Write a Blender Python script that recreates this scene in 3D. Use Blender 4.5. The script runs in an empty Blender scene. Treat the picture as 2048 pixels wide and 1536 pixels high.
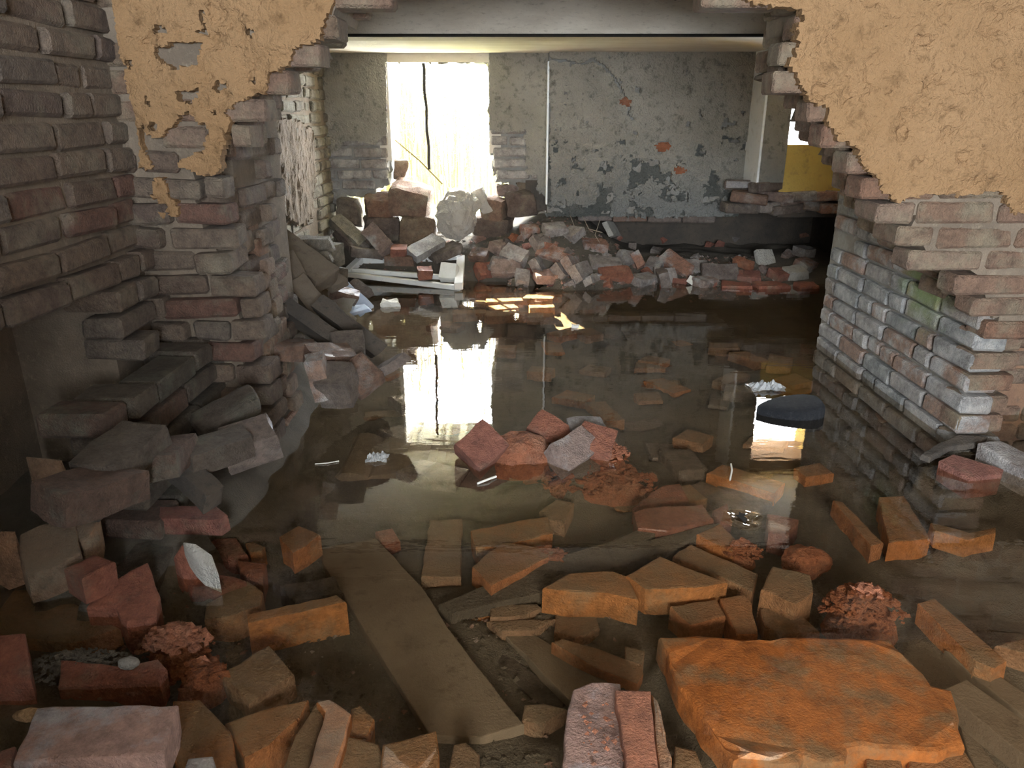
import bpy, bmesh, math, random
import numpy as np
from mathutils import Vector, Matrix, Euler

# ---------------------------------------------------------------- scene, camera, sky, sun, exposure
SC = bpy.context.scene
COL = SC.collection
CAMH, PITCH, FPX = 1.14, math.radians(20.0), 1500.0
cd = bpy.data.cameras.new('camera'); cam = bpy.data.objects.new('camera', cd); COL.objects.link(cam)
cd.sensor_width = 36.0; cd.lens = FPX / 2048 * 36.0; cd.clip_start = 0.02
cam.location = (0, 0, CAMH); cam.rotation_euler = (math.pi / 2 - PITCH, 0, 0)
SC.camera = cam
SC.view_settings.view_transform = 'Standard'; SC.view_settings.look = 'None'
SC.view_settings.gamma = 1.0; SC.view_settings.use_curve_mapping = False
SC.view_settings.exposure = 0.95
SC.cycles.max_bounces = 10; SC.cycles.diffuse_bounces = 6; SC.cycles.transparent_max_bounces = 12
SC.cycles.glossy_bounces = 5
SC.cycles.sample_clamp_indirect = 12.0
SC.cycles.use_denoising = True
W = bpy.data.worlds.new('overcast_sky'); SC.world = W; W.use_nodes = True
bgn = W.node_tree.nodes['Background']; bgn.inputs[0].default_value = (0.9, 0.97, 1.05, 1); bgn.inputs[1].default_value = 42.0
sl = bpy.data.lights.new('sun', 'SUN'); sl.energy = 110.0; sl.angle = math.radians(0.6); sl.color = (1.0, 0.86, 0.62)
sun = bpy.data.objects.new('sun', sl); COL.objects.link(sun)
SUND = Vector((0.5, -1.0, -0.93)).normalized()
sun.rotation_euler = SUND.to_track_quat('-Z', 'Y').to_euler(); sun.location = (-3, 9, 6)
def portal(name, loc, rot, sx, sy):
    l = bpy.data.lights.new(name, 'AREA'); l.shape = 'RECTANGLE'; l.size = sx; l.size_y = sy
    l.cycles.is_portal = True
    o = bpy.data.objects.new(name, l); COL.objects.link(o); o.location = loc; o.rotation_euler = rot

# ---------------------------------------------------------------- pixel helpers
def ray(px, py):
    u = (px - 1024) / FPX; v = (768 - py) / FPX
    c, s = math.cos(PITCH), math.sin(PITCH)
    return Vector((u, c + v * s, -s + v * c))
O = Vector((0, 0, CAMH))
def onX(px, py, x): d = ray(px, py); return O + d * (x / d.x)
def onY(px, py, y): d = ray(px, py); return O + d * (y / d.y)
def onZ(px, py, z): d = ray(px, py); return O + d * ((z - CAMH) / d.z)

# ---------------------------------------------------------------- numpy noise
_rs = np.random.RandomState(7)
_T = _rs.rand(64, 64, 64).astype(np.float32)
def vnoise(p):
    i = np.floor(p).astype(int); f = p - i; f = f * f * (3 - 2 * f); i &= 63; j = (i + 1) & 63
    r = 0
    for a in (0, 1):
        for b in (0, 1):
            for c in (0, 1):
                w = (f[:, 0] if a else 1 - f[:, 0]) * (f[:, 1] if b else 1 - f[:, 1]) * (f[:, 2] if c else 1 - f[:, 2])
                r = r + w * _T[(j if a else i)[:, 0], (j if b else i)[:, 1], (j if c else i)[:, 2]]
    return r * 2 - 1
def fbm(p, sc=1.0, octv=4):
    p = np.asarray(p, float) * sc; r = 0; a = .5
    for k in range(octv):
        r = r + a * vnoise(p + 17.3 * k); p = p * 2.03; a *= .5
    return r

def inpoly(x, y, poly):
    x = np.asarray(x, float); y = np.asarray(y, float); r = np.zeros(x.shape, bool); n = len(poly)
    for k in range(n):
        x0, y0 = poly[k][0], poly[k][1]; x1, y1 = poly[(k + 1) % n][0], poly[(k + 1) % n][1]
        if y0 == y1: continue
        c = ((y0 > y) != (y1 > y)) & (x < (x1 - x0) * (y - y0) / (y1 - y0) + x0)
        r ^= c
    return r

# ---------------------------------------------------------------- materials
def mk(name):
    m = bpy.data.materials.new(name); m.use_nodes = True
    nt = m.node_tree; b = nt.nodes['Principled BSDF']; return m, nt, b
def nd(nt, t, **kw):
    n = nt.nodes.new(t)
    for k, v in kw.items():
        if k.startswith('i_'):
            key = k[2:]; n.inputs[int(key) if key.isdigit() else key].default_value = v
        else: setattr(n, k, v)
    return n
def ramp(nt, fac, stops, interp='LINEAR'):
    r = nt.nodes.new('ShaderNodeValToRGB'); r.color_ramp.interpolation = interp
    e = r.color_ramp.elements
    while len(e) < len(stops): e.new(0.5)
    for k, (p, c) in enumerate(stops):
        e[k].position = p; e[k].color = tuple(c) + (1,) if len(c) == 3 else c
    nt.links.new(fac, r.inputs[0]); return r
def noise(nt, pos, scale, detail=5, rough=.55, stretch=None):
    n = nt.nodes.new('ShaderNodeTexNoise'); n.inputs['Scale'].default_value = scale
    n.inputs['Detail'].default_value = detail; n.inputs['Roughness'].default_value = rough
    if stretch:
        mp = nt.nodes.new('ShaderNodeMapping'); mp.inputs['Scale'].default_value = stretch
        nt.links.new(pos, mp.inputs['Vector']); pos = mp.outputs[0]
    nt.links.new(pos, n.inputs['Vector']); return n.outputs['Fac']
def mixc(nt, fac, a, b, mode='MIX'):
    m = nt.nodes.new('ShaderNodeMix'); m.data_type = 'RGBA'; m.blend_type = mode
    for s, v in ((m.inputs[0], fac), (m.inputs[6], a), (m.inputs[7], b)):
        if hasattr(v, 'is_output') or isinstance(v, bpy.types.NodeSocket): nt.links.new(v, s)
        elif isinstance(v, (int, float)): s.default_value = v
        else: s.default_value = tuple(v) + (1,)
    return m.outputs[2]
def bump(nt, b, h, strength=.5, dist=.01):
    n = nt.nodes.new('ShaderNodeBump'); n.inputs['Strength'].default_value = strength
    n.inputs['Distance'].default_value = dist
    nt.links.new(h, n.inputs['Height']); nt.links.new(n.outputs[0], b.inputs['Normal'])
def step(nt, fac, lo, hi): return ramp(nt, fac, [(lo, (0, 0, 0)), (hi, (1, 1, 1))]).outputs[0]

def brick_mat(name, pal, dust=(.3, .26, .2), amt=(.5, .68), rough=.9, moss=None, coat=0.0, bmp=.5, silt=None):
    m, nt, b = mk(name)
    oi = nd(nt, 'ShaderNodeObjectInfo'); g = nd(nt, 'ShaderNodeNewGeometry'); pos = g.outputs['Position']
    n = len(pal)
    base = ramp(nt, oi.outputs['Random'], [(k / n, c) for k, c in enumerate(pal)], 'CONSTANT').outputs[0]
    sp = noise(nt, pos, 55, 4, .7); f2 = noise(nt, pos, 7, 6, .65)
    c = mixc(nt, ramp(nt, sp, [(.3, (0, 0, 0)), (.7, (.6, .6, .6))]).outputs[0], base, tuple(x * .45 for x in pal[0]))
    c = mixc(nt, step(nt, f2, *amt), c, dust)
    f3 = noise(nt, pos, 19, 7, .75)
    c = mixc(nt, 1.0, c, ramp(nt, f3, [(.28, (.5, .5, .5)), (.5, (1, 1, 1)), (.74, (1.35, 1.33, 1.28))]).outputs[0], 'MULTIPLY')
    if moss:
        (mx, my, mz), rad = moss
        d = nd(nt, 'ShaderNodeVectorMath', operation='DISTANCE'); nt.links.new(pos, d.inputs[0]); d.inputs[1].default_value = (mx, my, mz)
        mm = nd(nt, 'ShaderNodeMath', operation='MULTIPLY_ADD'); nt.links.new(f2, mm.inputs[0]); mm.inputs[1].default_value = .35
        nt.links.new(d.outputs['Value'], mm.inputs[2])
        c = mixc(nt, ramp(nt, mm.outputs[0], [(rad * .55 + .12, (.8, .8, .8)), (rad + .17, (0, 0, 0))]).outputs[0], c, (.22, .32, .12))
    if silt:
        sx = nd(nt, 'ShaderNodeSeparateXYZ'); nt.links.new(g.outputs['True Normal'], sx.inputs[0])
        ms = nd(nt, 'ShaderNodeMath', operation='MULTIPLY'); nt.links.new(ramp(nt, sx.outputs[2], [(.55, (0, 0, 0)), (.8, (1, 1, 1))]).outputs[0], ms.inputs[0])
        nt.links.new(ramp(nt, f2, [(.35, (.4, .4, .4)), (.6, (.9, .9, .9))]).outputs[0], ms.inputs[1])
        c = mixc(nt, ms.outputs[0], c, silt)
    nt.links.new(c, b.inputs['Base Color']); b.inputs['Roughness'].default_value = rough
    b.inputs['Coat Weight'].default_value = coat; b.inputs['Coat Roughness'].default_value = .25
    h = nd(nt, 'ShaderNodeMath', operation='ADD'); nt.links.new(noise(nt, pos, 24, 9, .75), h.inputs[0]); nt.links.new(noise(nt, pos, 160, 3, .6), h.inputs[1])
    bump(nt, b, h.outputs[0], min(1, bmp * 1.6), .022)
    return m
def surf_mat(name, c1, c2, c3, sc=4, sc2=30, rough=.92, bs=.6, bd=.012, lo=.4, hi=.62, lo2=.55, hi2=.72, stretch=None, spec=.3, zdirt=None):
    m, nt, b = mk(name); g = nd(nt, 'ShaderNodeNewGeometry'); pos = g.outputs['Position']
    f1 = noise(nt, pos, sc, 8, .65, stretch); f2 = noise(nt, pos, sc2, 6, .7, stretch)
    c = mixc(nt, step(nt, f1, lo, hi), c1, c2); c = mixc(nt, step(nt, f2, lo2, hi2), c, c3)
    if zdirt:
        z0, z1, zc = zdirt
        sx = nd(nt, 'ShaderNodeSeparateXYZ'); nt.links.new(pos, sx.inputs[0])
        ma = nd(nt, 'ShaderNodeMath', operation='MULTIPLY_ADD'); nt.links.new(f1, ma.inputs[0]); ma.inputs[1].default_value = -.5; nt.links.new(sx.outputs[2], ma.inputs[2])
        mr = nd(nt, 'ShaderNodeMapRange'); nt.links.new(ma.outputs[0], mr.inputs[0])
        mr.inputs[1].default_value = z0 - .25; mr.inputs[2].default_value = z1 - .25; mr.inputs[3].default_value = 1; mr.inputs[4].default_value = 0
        c = mixc(nt, mr.outputs[0], c, zc)
    nt.links.new(c, b.inputs['Base Color']); b.inputs['Roughness'].default_value = rough
    b.inputs['Specular IOR Level'].default_value = spec
    h = nd(nt, 'ShaderNodeMath', operation='ADD'); nt.links.new(f2, h.inputs[0]); nt.links.new(noise(nt, pos, sc2 * 4, 4, .65), h.inputs[1])
    bump(nt, b, h.outputs[0], bs, bd)
    return m

M = {}
M['brick_left'] = brick_mat('old_brick_brown', [(.19, .135, .1), (.22, .16, .115), (.17, .125, .1), (.23, .175, .13), (.21, .11, .08), (.19, .155, .125)], (.24, .205, .15), (.5, .7))
M['brick_front'] = brick_mat('old_brick_pink_brown', [(.26, .165, .11), (.28, .175, .12), (.23, .16, .105), (.29, .2, .145), (.27, .145, .09)], (.27, .22, .15), (.46, .64))
M['brick_right'] = brick_mat('old_brick_limewashed', [(.34, .33, .31), (.4, .38, .36), (.3, .31, .3), (.42, .39, .36), (.36, .31, .27), (.38, .24, .17)], (.45, .44, .42), (.46, .62), moss=((1.58, 2.85, .52), .22))
M['brick_far'] = brick_mat('old_brick_yellowed', [(.24, .21, .155), (.27, .24, .18), (.21, .18, .14), (.29, .265, .2)], (.3, .28, .22), (.5, .66))
M['brick_back'] = brick_mat('old_brick_grey', [(.4, .37, .34), (.44, .4, .36), (.36, .31, .27), (.4, .34, .29)], (.5, .48, .44), (.46, .62))
M['rubble'] = brick_mat('rubble_brick_mixed', [(.33, .24, .2), (.3, .27, .25), (.38, .22, .16), (.36, .32, .29), (.4, .2, .13), (.3, .25, .21)], (.42, .4, .38), (.5, .66))
M['rubble_dark'] = brick_mat('rubble_brick_sooty', [(.2, .16, .13), (.17, .13, .11), (.23, .18, .15), (.26, .15, .1)], (.3, .27, .24), (.52, .7), coat=.15)
M['wet_red'] = brick_mat('wet_red_brick', [(.36, .13, .08), (.32, .13, .09), (.38, .15, .09), (.29, .12, .09)], (.26, .17, .12), (.52, .72), rough=.65, coat=.2)
M['sunk_orange'] = brick_mat('sunken_orange_brick', [(.6, .24, .08), (.55, .23, .09), (.62, .28, .1), (.5, .22, .1)], (.36, .25, .15), (.52, .7), silt=(.27, .19, .12))
M['sunk_brown'] = brick_mat('sunken_brown_brick', [(.42, .24, .14), (.38, .24, .15), (.46, .25, .13), (.35, .23, .15)], (.3, .24, .17), (.5, .68), silt=(.25, .19, .13))
M['brick_shade'] = brick_mat('shade_darkened_brick', [(.12, .095, .07), (.14, .11, .085), (.1, .085, .065), (.15, .09, .065)], (.15, .145, .11), (.5, .7))  # very dark palette puts the lower-left shade into the brick colour
M['slab'] = brick_mat('rust_orange_slab', [(.52, .19, .05), (.52, .19, .05)], (.27, .17, .1), (.47, .6), bmp=.25)
M['pink'] = brick_mat('greyish_pink_brick', [(.42, .25, .19), (.43, .27, .21)], (.38, .34, .33), (.52, .66))
M['crumb'] = brick_mat('crumbled_red_clay', [(.52, .19, .09), (.48, .18, .09)], (.4, .2, .12), (.5, .7), bmp=1.0)
M['mortar'] = surf_mat('lime_mortar', (.24, .19, .14), (.17, .135, .1), (.3, .25, .18), 6, 40)
M['mortar_grey'] = surf_mat('grey_mortar', (.3, .29, .26), (.22, .2, .17), (.36, .35, .32), 6, 40)
M['core'] = surf_mat('broken_masonry', (.24, .14, .09), (.3, .18, .11), (.16, .11, .08), 7, 30)
M['plaster_tan'] = surf_mat('tan_plaster', (.31, .185, .088), (.35, .215, .108), (.15, .085, .038), 2.5, 17, bs=.75, bd=.02, lo2=.55, hi2=.73)
M['plaster_grey'] = surf_mat('grey_damp_plaster', (.58, .545, .46), (.48, .45, .37), (.24, .225, .18), 3, 20, bs=1.0, bd=.035, lo2=.53, hi2=.7, zdirt=(.45, .95, (.38, .385, .36)))
M['substrate'] = surf_mat('damp_grey_render', (.2, .21, .19), (.28, .28, .25), (.12, .125, .11), 5, 30, bs=1.0, bd=.03)
M['plaster_cream'] = surf_mat('cream_plaster', (.68, .63, .54), (.6, .54, .44), (.34, .29, .23), 2.5, 14, bs=.4, lo2=.62, hi2=.75, stretch=(1, 3, 3))
M['plaster_lit'] = surf_mat('window_lit_plaster', (.86, .89, .89), (.8, .83, .82), (.62, .63, .6), 3, 20, bs=.3)  # whiter plaster for faces turned to the window, light put into the colour
M['yellow_wall'] = surf_mat('yellow_wall', (.6, .43, .12), (.52, .36, .1), (.4, .28, .1), 3, 20, bs=.3)
M['concrete'] = surf_mat('stained_concrete', (.4, .36, .3), (.32, .28, .22), (.2, .17, .13), 3, 25, bs=.5, stretch=(1, 3, 3))
M['concrete_pale'] = surf_mat('pale_stained_concrete', (.66, .6, .5), (.55, .49, .4), (.36, .31, .25), 3, 25, bs=.5, stretch=(1, 3, 3))
M['mud'] = surf_mat('dark_silt', (.16, .14, .11), (.21, .18, .14), (.3, .26, .2), 5, 45, bs=.9, bd=.02, lo2=.62, hi2=.78)
M['wood'] = surf_mat('sodden_board', (.2, .165, .125), (.15, .12, .09), (.1, .08, .06), 6, 30, bs=.4, stretch=(.6, .6, 1))
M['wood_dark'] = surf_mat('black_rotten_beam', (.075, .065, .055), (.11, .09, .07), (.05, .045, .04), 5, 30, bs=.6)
M['beam_rot'] = surf_mat('rotten_beam', (.12, .105, .085), (.16, .135, .105), (.07, .06, .05), 6, 30, bs=.8, bd=.02)
M['white_paint'] = surf_mat('old_white_paint', (.72, .73, .7), (.62, .62, .57), (.4, .38, .32), 5, 40, bs=.2, rough=.55, lo2=.62, hi2=.75)
M['white_scrap'] = surf_mat('white_foam', (.85, .84, .78), (.78, .76, .68), (.6, .58, .5), 20, 60, bs=.3)
M['blue_scrap'] = surf_mat('pale_blue_board', (.5, .6, .75), (.58, .66, .78), (.4, .46, .55), 10, 60, bs=.2)
M['rubber'] = surf_mat('black_rubber', (.018, .02, .024), (.03, .032, .036), (.05, .05, .055), 12, 60, bs=.8, rough=.75)
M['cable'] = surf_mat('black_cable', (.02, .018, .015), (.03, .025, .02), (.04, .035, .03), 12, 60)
M['stone'] = surf_mat('pale_lime_stone', (.62, .6, .54), (.54, .5, .43), (.4, .36, .3), 6, 22, bs=.8, bd=.03)
M['reed'] = surf_mat('dry_reed', (.14, .11, .035), (.2, .16, .06), (.09, .1, .03), 3, 20)
M['grass'] = surf_mat('outdoor_grass', (.3, .34, .14), (.42, .4, .22), (.2, .24, .09), 4, 30)
M['twig'] = surf_mat('dry_twig', (.4, .34, .26), (.32, .27, .2), (.5, .45, .36), 10, 60)
def plastic():
    m, nt, b = mk('clear_plastic'); b.inputs['Base Color'].default_value = (.6, .62, .62, 1)
    b.inputs['Roughness'].default_value = .08; b.inputs['Alpha'].default_value = .5; return m
M['plastic'] = plastic()
def water():
    m = bpy.data.materials.new('still_water'); m.use_nodes = True; nt = m.node_tree; nt.nodes.clear()
    out = nd(nt, 'ShaderNodeOutputMaterial'); tr = nd(nt, 'ShaderNodeBsdfTransparent'); gl = nd(nt, 'ShaderNodeBsdfGlossy')
    tr.inputs[0].default_value = (.88, .79, .66, 1); gl.inputs['Roughness'].default_value = .0
    g0 = nd(nt, 'ShaderNodeNewGeometry'); dt = nd(nt, 'ShaderNodeVectorMath', operation='DOT_PRODUCT')
    nt.links.new(g0.outputs['Incoming'], dt.inputs[0]); nt.links.new(g0.outputs['True Normal'], dt.inputs[1])
    ab = nd(nt, 'ShaderNodeMath', operation='ABSOLUTE'); nt.links.new(dt.outputs['Value'], ab.inputs[0])
    om = nd(nt, 'ShaderNodeMath', operation='SUBTRACT', i_0=1.0); nt.links.new(ab.outputs[0], om.inputs[1])
    pw = nd(nt, 'ShaderNodeMath', operation='POWER', i_1=3.3); nt.links.new(om.outputs[0], pw.inputs[0])
    fr = nd(nt, 'ShaderNodeMath', operation='MULTIPLY_ADD', i_1=.92, i_2=.06); nt.links.new(pw.outputs[0], fr.inputs[0])
    mx = nd(nt, 'ShaderNodeMixShader'); nt.links.new(fr.outputs[0], mx.inputs[0]); nt.links.new(tr.outputs[0], mx.inputs[1]); nt.links.new(gl.outputs[0], mx.inputs[2])
    g = nd(nt, 'ShaderNodeNewGeometry'); n1 = noise(nt, g.outputs['Position'], 14, 3, .5, (.35, 1, 1))
    bp = nd(nt, 'ShaderNodeBump'); bp.inputs['Strength'].default_value = .06; bp.inputs['Distance'].default_value = .01
    nt.links.new(n1, bp.inputs['Height']); nt.links.new(bp.outputs[0], gl.inputs['Normal'])
    nt.links.new(mx.outputs[0], out.inputs[0]); return m
M['water'] = water()

# ---------------------------------------------------------------- object helpers
def tag(o, label=None, cat=None, group=None, kind=None):
    if label: o['label'] = label
    if cat: o['category'] = cat
    if group: o['group'] = group
    if kind: o['kind'] = kind
    return o
def link(name, me, mat=None, parent=None):
    o = bpy.data.objects.new(name, me); COL.objects.link(o)
    if mat is not None and not me.materials: me.materials.append(M[mat] if isinstance(mat, str) else mat)
    if parent is not None: o.parent = parent
    return o
def mesh(name, verts, faces, smooth=False):
    me = bpy.data.meshes.new(name); me.from_pydata([tuple(v) for v in verts], [], [tuple(f) for f in faces]); me.update()
    if smooth: me.polygons.foreach_set('use_smooth', [True] * len(me.polygons))
    return me
def fix(me):
    bm = bmesh.new(); bm.from_mesh(me); bmesh.ops.recalc_face_normals(bm, faces=bm.faces); bm.to_mesh(me); bm.free(); return me
def boxes(name, bs, mat, parent=None):
    v = []; f = []
    for (x0, x1, y0, y1, z0, z1) in bs:
        n = len(v)
        v += [(x0, y0, z0), (x1, y0, z0), (x1, y1, z0), (x0, y1, z0), (x0, y0, z1), (x1, y0, z1), (x1, y1, z1), (x0, y1, z1)]
        f += [tuple(n + i for i in q) for q in ((0, 3, 2, 1), (4, 5, 6, 7), (0, 1, 5, 4), (1, 2, 6, 5), (2, 3, 7, 6), (3, 0, 4, 7))]
    return link(name, mesh(name, v, f), mat, parent)
def empty(name, loc=(0, 0, 0)):
    o = bpy.data.objects.new(name, None); COL.objects.link(o); o.location = loc; o.empty_display_size = .05; return o

def sheet(name, org, U, V, N, u0, u1, v0, v1, res, mask, height, mat, parent=None, back=-.02, backface=False, smooth=True):
    """a grid over (u,v); cells where mask is true; front at height(u,v) along N, edges run back to `back`"""
    org, U, V, N = (np.array(a, float) for a in (org, U, V, N))
    nu = int((u1 - u0) / res) + 1; nv = int((v1 - v0) / res) + 1
    uu = np.linspace(u0, u1, nu + 1); vv = np.linspace(v0, v1, nv + 1)
    gu, gv = np.meshgrid(uu, vv, indexing='ij')
    cu = (gu[:-1, :-1] + gu[1:, 1:]) / 2; cv = (gv[:-1, :-1] + gv[1:, 1:]) / 2
    mk_ = mask(cu.ravel(), cv.ravel()).reshape(cu.shape)
    h = height(gu.ravel(), gv.ravel()).reshape(gu.shape)
    ju = fbm(np.stack([gu.ravel(), gv.ravel(), gv.ravel() * 0 + 3], 1), 40, 2).reshape(gu.shape) * res * .7
    jv = fbm(np.stack([gu.ravel(), gv.ravel(), gv.ravel() * 0 + 9], 1), 40, 2).reshape(gu.shape) * res * .7
    rj = np.random.RandomState(3); ju += rj.uniform(-.42, .42, gu.shape) * res; jv += rj.uniform(-.42, .42, gu.shape) * res
    P = org + (gu + ju)[..., None] * U + (gv + jv)[..., None] * V
    F = P + h[..., None] * N; B = P + back * N
    idx = -np.ones(gu.shape, int); verts = []; faces = []; bidx = {}
    def vi(i, j):
        if idx[i, j] < 0: idx[i, j] = len(verts); verts.append(F[i, j])
        return idx[i, j]
    def bi(i, j):
        if (i, j) not in bidx: bidx[(i, j)] = len(verts); verts.append(B[i, j])
        return bidx[(i, j)]
    flip = np.dot(np.cross(U, V), N) < 0
    def add(*q): faces.append(q[::-1] if flip else q)
    for i, j in zip(*np.nonzero(mk_)):
        add(vi(i, j), vi(i + 1, j), vi(i + 1, j + 1), vi(i, j + 1))
        if backface: add(bi(i, j + 1), bi(i + 1, j + 1), bi(i + 1, j), bi(i, j))
        for (a, b, di, dj) in (((i, j), (i + 1, j), 0, -1), ((i + 1, j), (i + 1, j + 1), 1, 0), ((i + 1, j + 1), (i, j + 1), 0, 1), ((i, j + 1), (i, j), -1, 0)):
            ni, nj = i + di, j + dj
            if not (0 <= ni < nu and 0 <= nj < nv) or not mk_[ni, nj]:
                add(bi(*a), bi(*b), vi(*b), vi(*a))
    me = mesh(name, verts, faces, False)
    return link(name, me, mat, parent)

def brick_mesh(L, H, D, seed, bev=.008, jit=.004):
    r = random.Random(seed); bm = bmesh.new(); bmesh.ops.create_cube(bm, size=1.0)
    for v in bm.verts:
        v.co = Vector((v.co.x * L + r.uniform(-jit, jit), v.co.y * D + r.uniform(-jit, jit) * .8, v.co.z * H + r.uniform(-jit, jit) * .7))
    bmesh.ops.bevel(bm, geom=bm.edges[:], offset=bev, segments=1, affect='EDGES', profile=.6)
    me = bpy.data.meshes.new('brick'); bm.to_mesh(me); bm.free(); return me
BL, BH, BD, CO = .25, .066, .12, .078
STR = {}
def get_brick(mat, kind, r):
    key = (mat, kind)
    if key not in STR:
        STR[key] = []
        for k in range(8):
            me = brick_mesh(BL if kind == 's' else BD, BH, BD if kind == 's' else .18, hash((kind, k)) % 1000 + k, r.uniform(.006, .012), .005)
            me.materials.append(M[mat]); STR[key].append(me)
    return r.choice(STR[key])
def lay(parent, org, U, N, u0, u1, v0, v1, ok, mat, seed, prot=None, hdr=.35, miss=.03, twist=.02, joint=.012, jit=.006, seg_min=.05, flush=False):
    """courses of separate bricks on a wall face; ok(u array, v) says where the face has bricks"""
    r = random.Random(seed); org = Vector(org); U = Vector(U).normalized(); N = Vector(N).normalized(); Z = Vector((0, 0, 1))
    c = 0; v = v0; cnt = 0
    rot0 = Matrix((U, -N, Z)).transposed().to_3x3()
    if rot0.determinant() < 0: rot0 = Matrix((-U, -N, Z)).transposed().to_3x3()
    while v < v1:
        us = np.arange(u0, u1, .01); m = ok(us, np.full(us.shape, v + BH / 2)) & ok(us, np.full(us.shape, v + BH * .12))
        k = 0
        while k < len(us):
            if not m[k]: k += 1; continue
            e = k
            while e < len(us) and m[e]: e += 1
            a, b = us[k], us[e - 1] + .01; k = e
            u = a if flush else a - (r.uniform(0, .1) if a <= u0 + .011 else 0) - (.13 if c % 2 and a <= u0 + .011 else 0)
            while u < b - seg_min * .5:
                kind = 'h' if r.random() < hdr else 's'
                L = BL if kind == 's' else BD
                s = 1.0
                if u + L > b:
                    if b - u < seg_min: break
                    s = (b - u) / L
                    if s > 1: s = 1
                uc = u + L * s / 2; u += L * s + joint
                if r.random() < miss: continue
                d = .12 if kind == 's' else .18
                p = (prot(uc, v) if prot else 0) + r.uniform(-jit, jit)
                o = bpy.data.objects.new('brick', get_brick(mat, kind, r)); COL.objects.link(o)
                o.location = org + U * uc + Z * (v + BH / 2 + r.uniform(-.003, .003)) + N * (p - d / 2)
                rot = rot0 @ Euler((r.uniform(-twist, twist) * .6, r.uniform(-twist, twist) * .6, r.uniform(-twist, twist)), 'XYZ').to_matrix()
                o.rotation_euler = rot.to_euler(); o.scale = (s * r.uniform(.97, 1.0), 1, r.uniform(.94, 1.0)); o.parent = parent; cnt += 1
        v += CO; c += 1
    return cnt

# ---------------------------------------------------------------- the partition wall with the broken opening (plane Y = YF)
YF = 2.45
def PF(pts): return [(p.x, p.z) for p in (onY(x, y, YF) for x, y in pts)]
HOLE_L = [(752, -60), (750, 20), (746, 45), (702, 58), (690, 82), (655, 112), (640, 135), (612, 150), (590, 168), (574, 196), (546, 208), (536, 240), (506, 266), (500, 300), (458, 330), (446, 352), (456, 440), (484, 500), (508, 560), (524, 640), (540, 720), (560, 900)]
HOLE_R = [(2100, 960), (2100, 720), (1968, 690), (1940, 640), (1890, 565), (1815, 548), (1790, 490), (1735, 430), (1716, 400), (1692, 350), (1662, 304), (1634, 290), (1616, 250), (1596, 212), (1552, 196), (1538, 178), (1532, 132), (1556, 122), (1560, 84), (1590, 60), (1588, 36), (1395, 14), (1385, -2)]
TOP = [(1300, -22), (1200, -14), (1050, -20), (900, -12), (800, 0), (760, 30)]
hole = PF(HOLE_L[2:] + HOLE_R + TOP)
def grow(poly, d):
    a = np.array(poly); c = a.mean(0); out = []
    n = len(a)
    area = sum(a[i][0] * a[(i + 1) % n][1] - a[(i + 1) % n][0] * a[i][1] for i in range(n))
    for i in range(n):
        t = a[(i + 1) % n] - a[i - 1]; t = t / (np.linalg.norm(t) + 1e-9); nn = np.array([t[1], -t[0]]) * (1 if area > 0 else -1)
        out.append(tuple(a[i] + nn * d))
    return out
hole_big = grow(hole, .09)
wp = empty('wall_partition'); tag(wp, 'broken brick cross wall with tan plaster and a ragged hole', 'wall', kind='structure')
def core_ok(u, v): return ~inpoly(u, v, hole_big) & ~((u > 1.62) & (v < .4))
sheet('masonry_core', (0, YF, 0), (1, 0, 0), (0, 0, 1), (0, -1, 0), -1.4, 2.7, -.35, 2.1, .03, core_ok,
      lambda u, v: -.013 + .012 * fbm(np.stack([u, v, u * 0], 1), 15, 3), 'mortar', wp, back=-.37, backface=True)
PL = PF([(195, -260), (233, 0), (246, 80), (270, 200), (283, 300), (284, 335), (300, 338), (314, 331), (294, 305), (284, 262), (292, 246), (302, 272), (330, 277), (345, 258), (366, 232), (384, 226), (398, 240), (412, 248), (421, 270), (410, 302), (372, 318), (362, 330), (400, 344), (440, 346), (448, 320), (462, 262), (470, 210), (500, 192), (532, 190), (541, 148), (585, 134), (596, 96), (640, 76), (658, 30), (668, 0), (700, -260)])
PL2 = PF([(314, 352), (336, 356), (338, 385), (352, 398), (364, 400), (362, 425), (340, 438), (322, 420), (314, 420), (310, 380)])
PLH = [PF([(318, 98), (345, 82), (380, 86), (408, 88), (404, 120), (392, 136), (360, 138), (330, 130), (316, 116)]), PF([(312, 62), (322, 52), (338, 58), (338, 66), (318, 68)]), PF([(436, 170), (446, 158), (456, 166), (454, 182), (440, 184)])]
PR = PF([(1476, -260), (1484, 2), (1512, 12), (1560, 22), (1592, 18), (1602, 40), (1584, 60), (1592, 92), (1578, 138), (1590, 160), (1610, 192), (1650, 214), (1655, 242), (1672, 280), (1704, 290), (1716, 322), (1746, 346), (1762, 382), (1788, 404), (1850, 386), (1920, 390), (2000, 380), (2006, 402), (2030, 432), (2060, 418), (2200, 400), (2420, 410), (2700, 390), (2700, -260)])
def jag(u, v, a=.012, s=30):
    p = np.stack([u, v, u * 0], 1); return u + a * fbm(p, s, 3), v + a * fbm(p + 31.7, s, 3)
def mask_pl(u, v):
    u, v = jag(u, v); m = inpoly(u, v, PL) | inpoly(u, v, PL2)
    for h in PLH: m &= ~inpoly(u, v, h)
    pit = fbm(np.stack([u, v, u * 0 + 5], 1), 22, 2)
    return m & (pit < .4)
def mask_pr(u, v):
    u, v = jag(u, v); return inpoly(u, v, PR)
def hpl(u, v):
    p = np.stack([u, v, u * 0 + 2], 1); q = np.stack([u, v * 1.8, u * 0 + 8], 1); return .026 + .02 * fbm(p, 6, 3) + .011 * fbm(q, 18, 3) - .05 * np.clip(fbm(p + 9, 15, 3) - .22, 0, .3)
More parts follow.
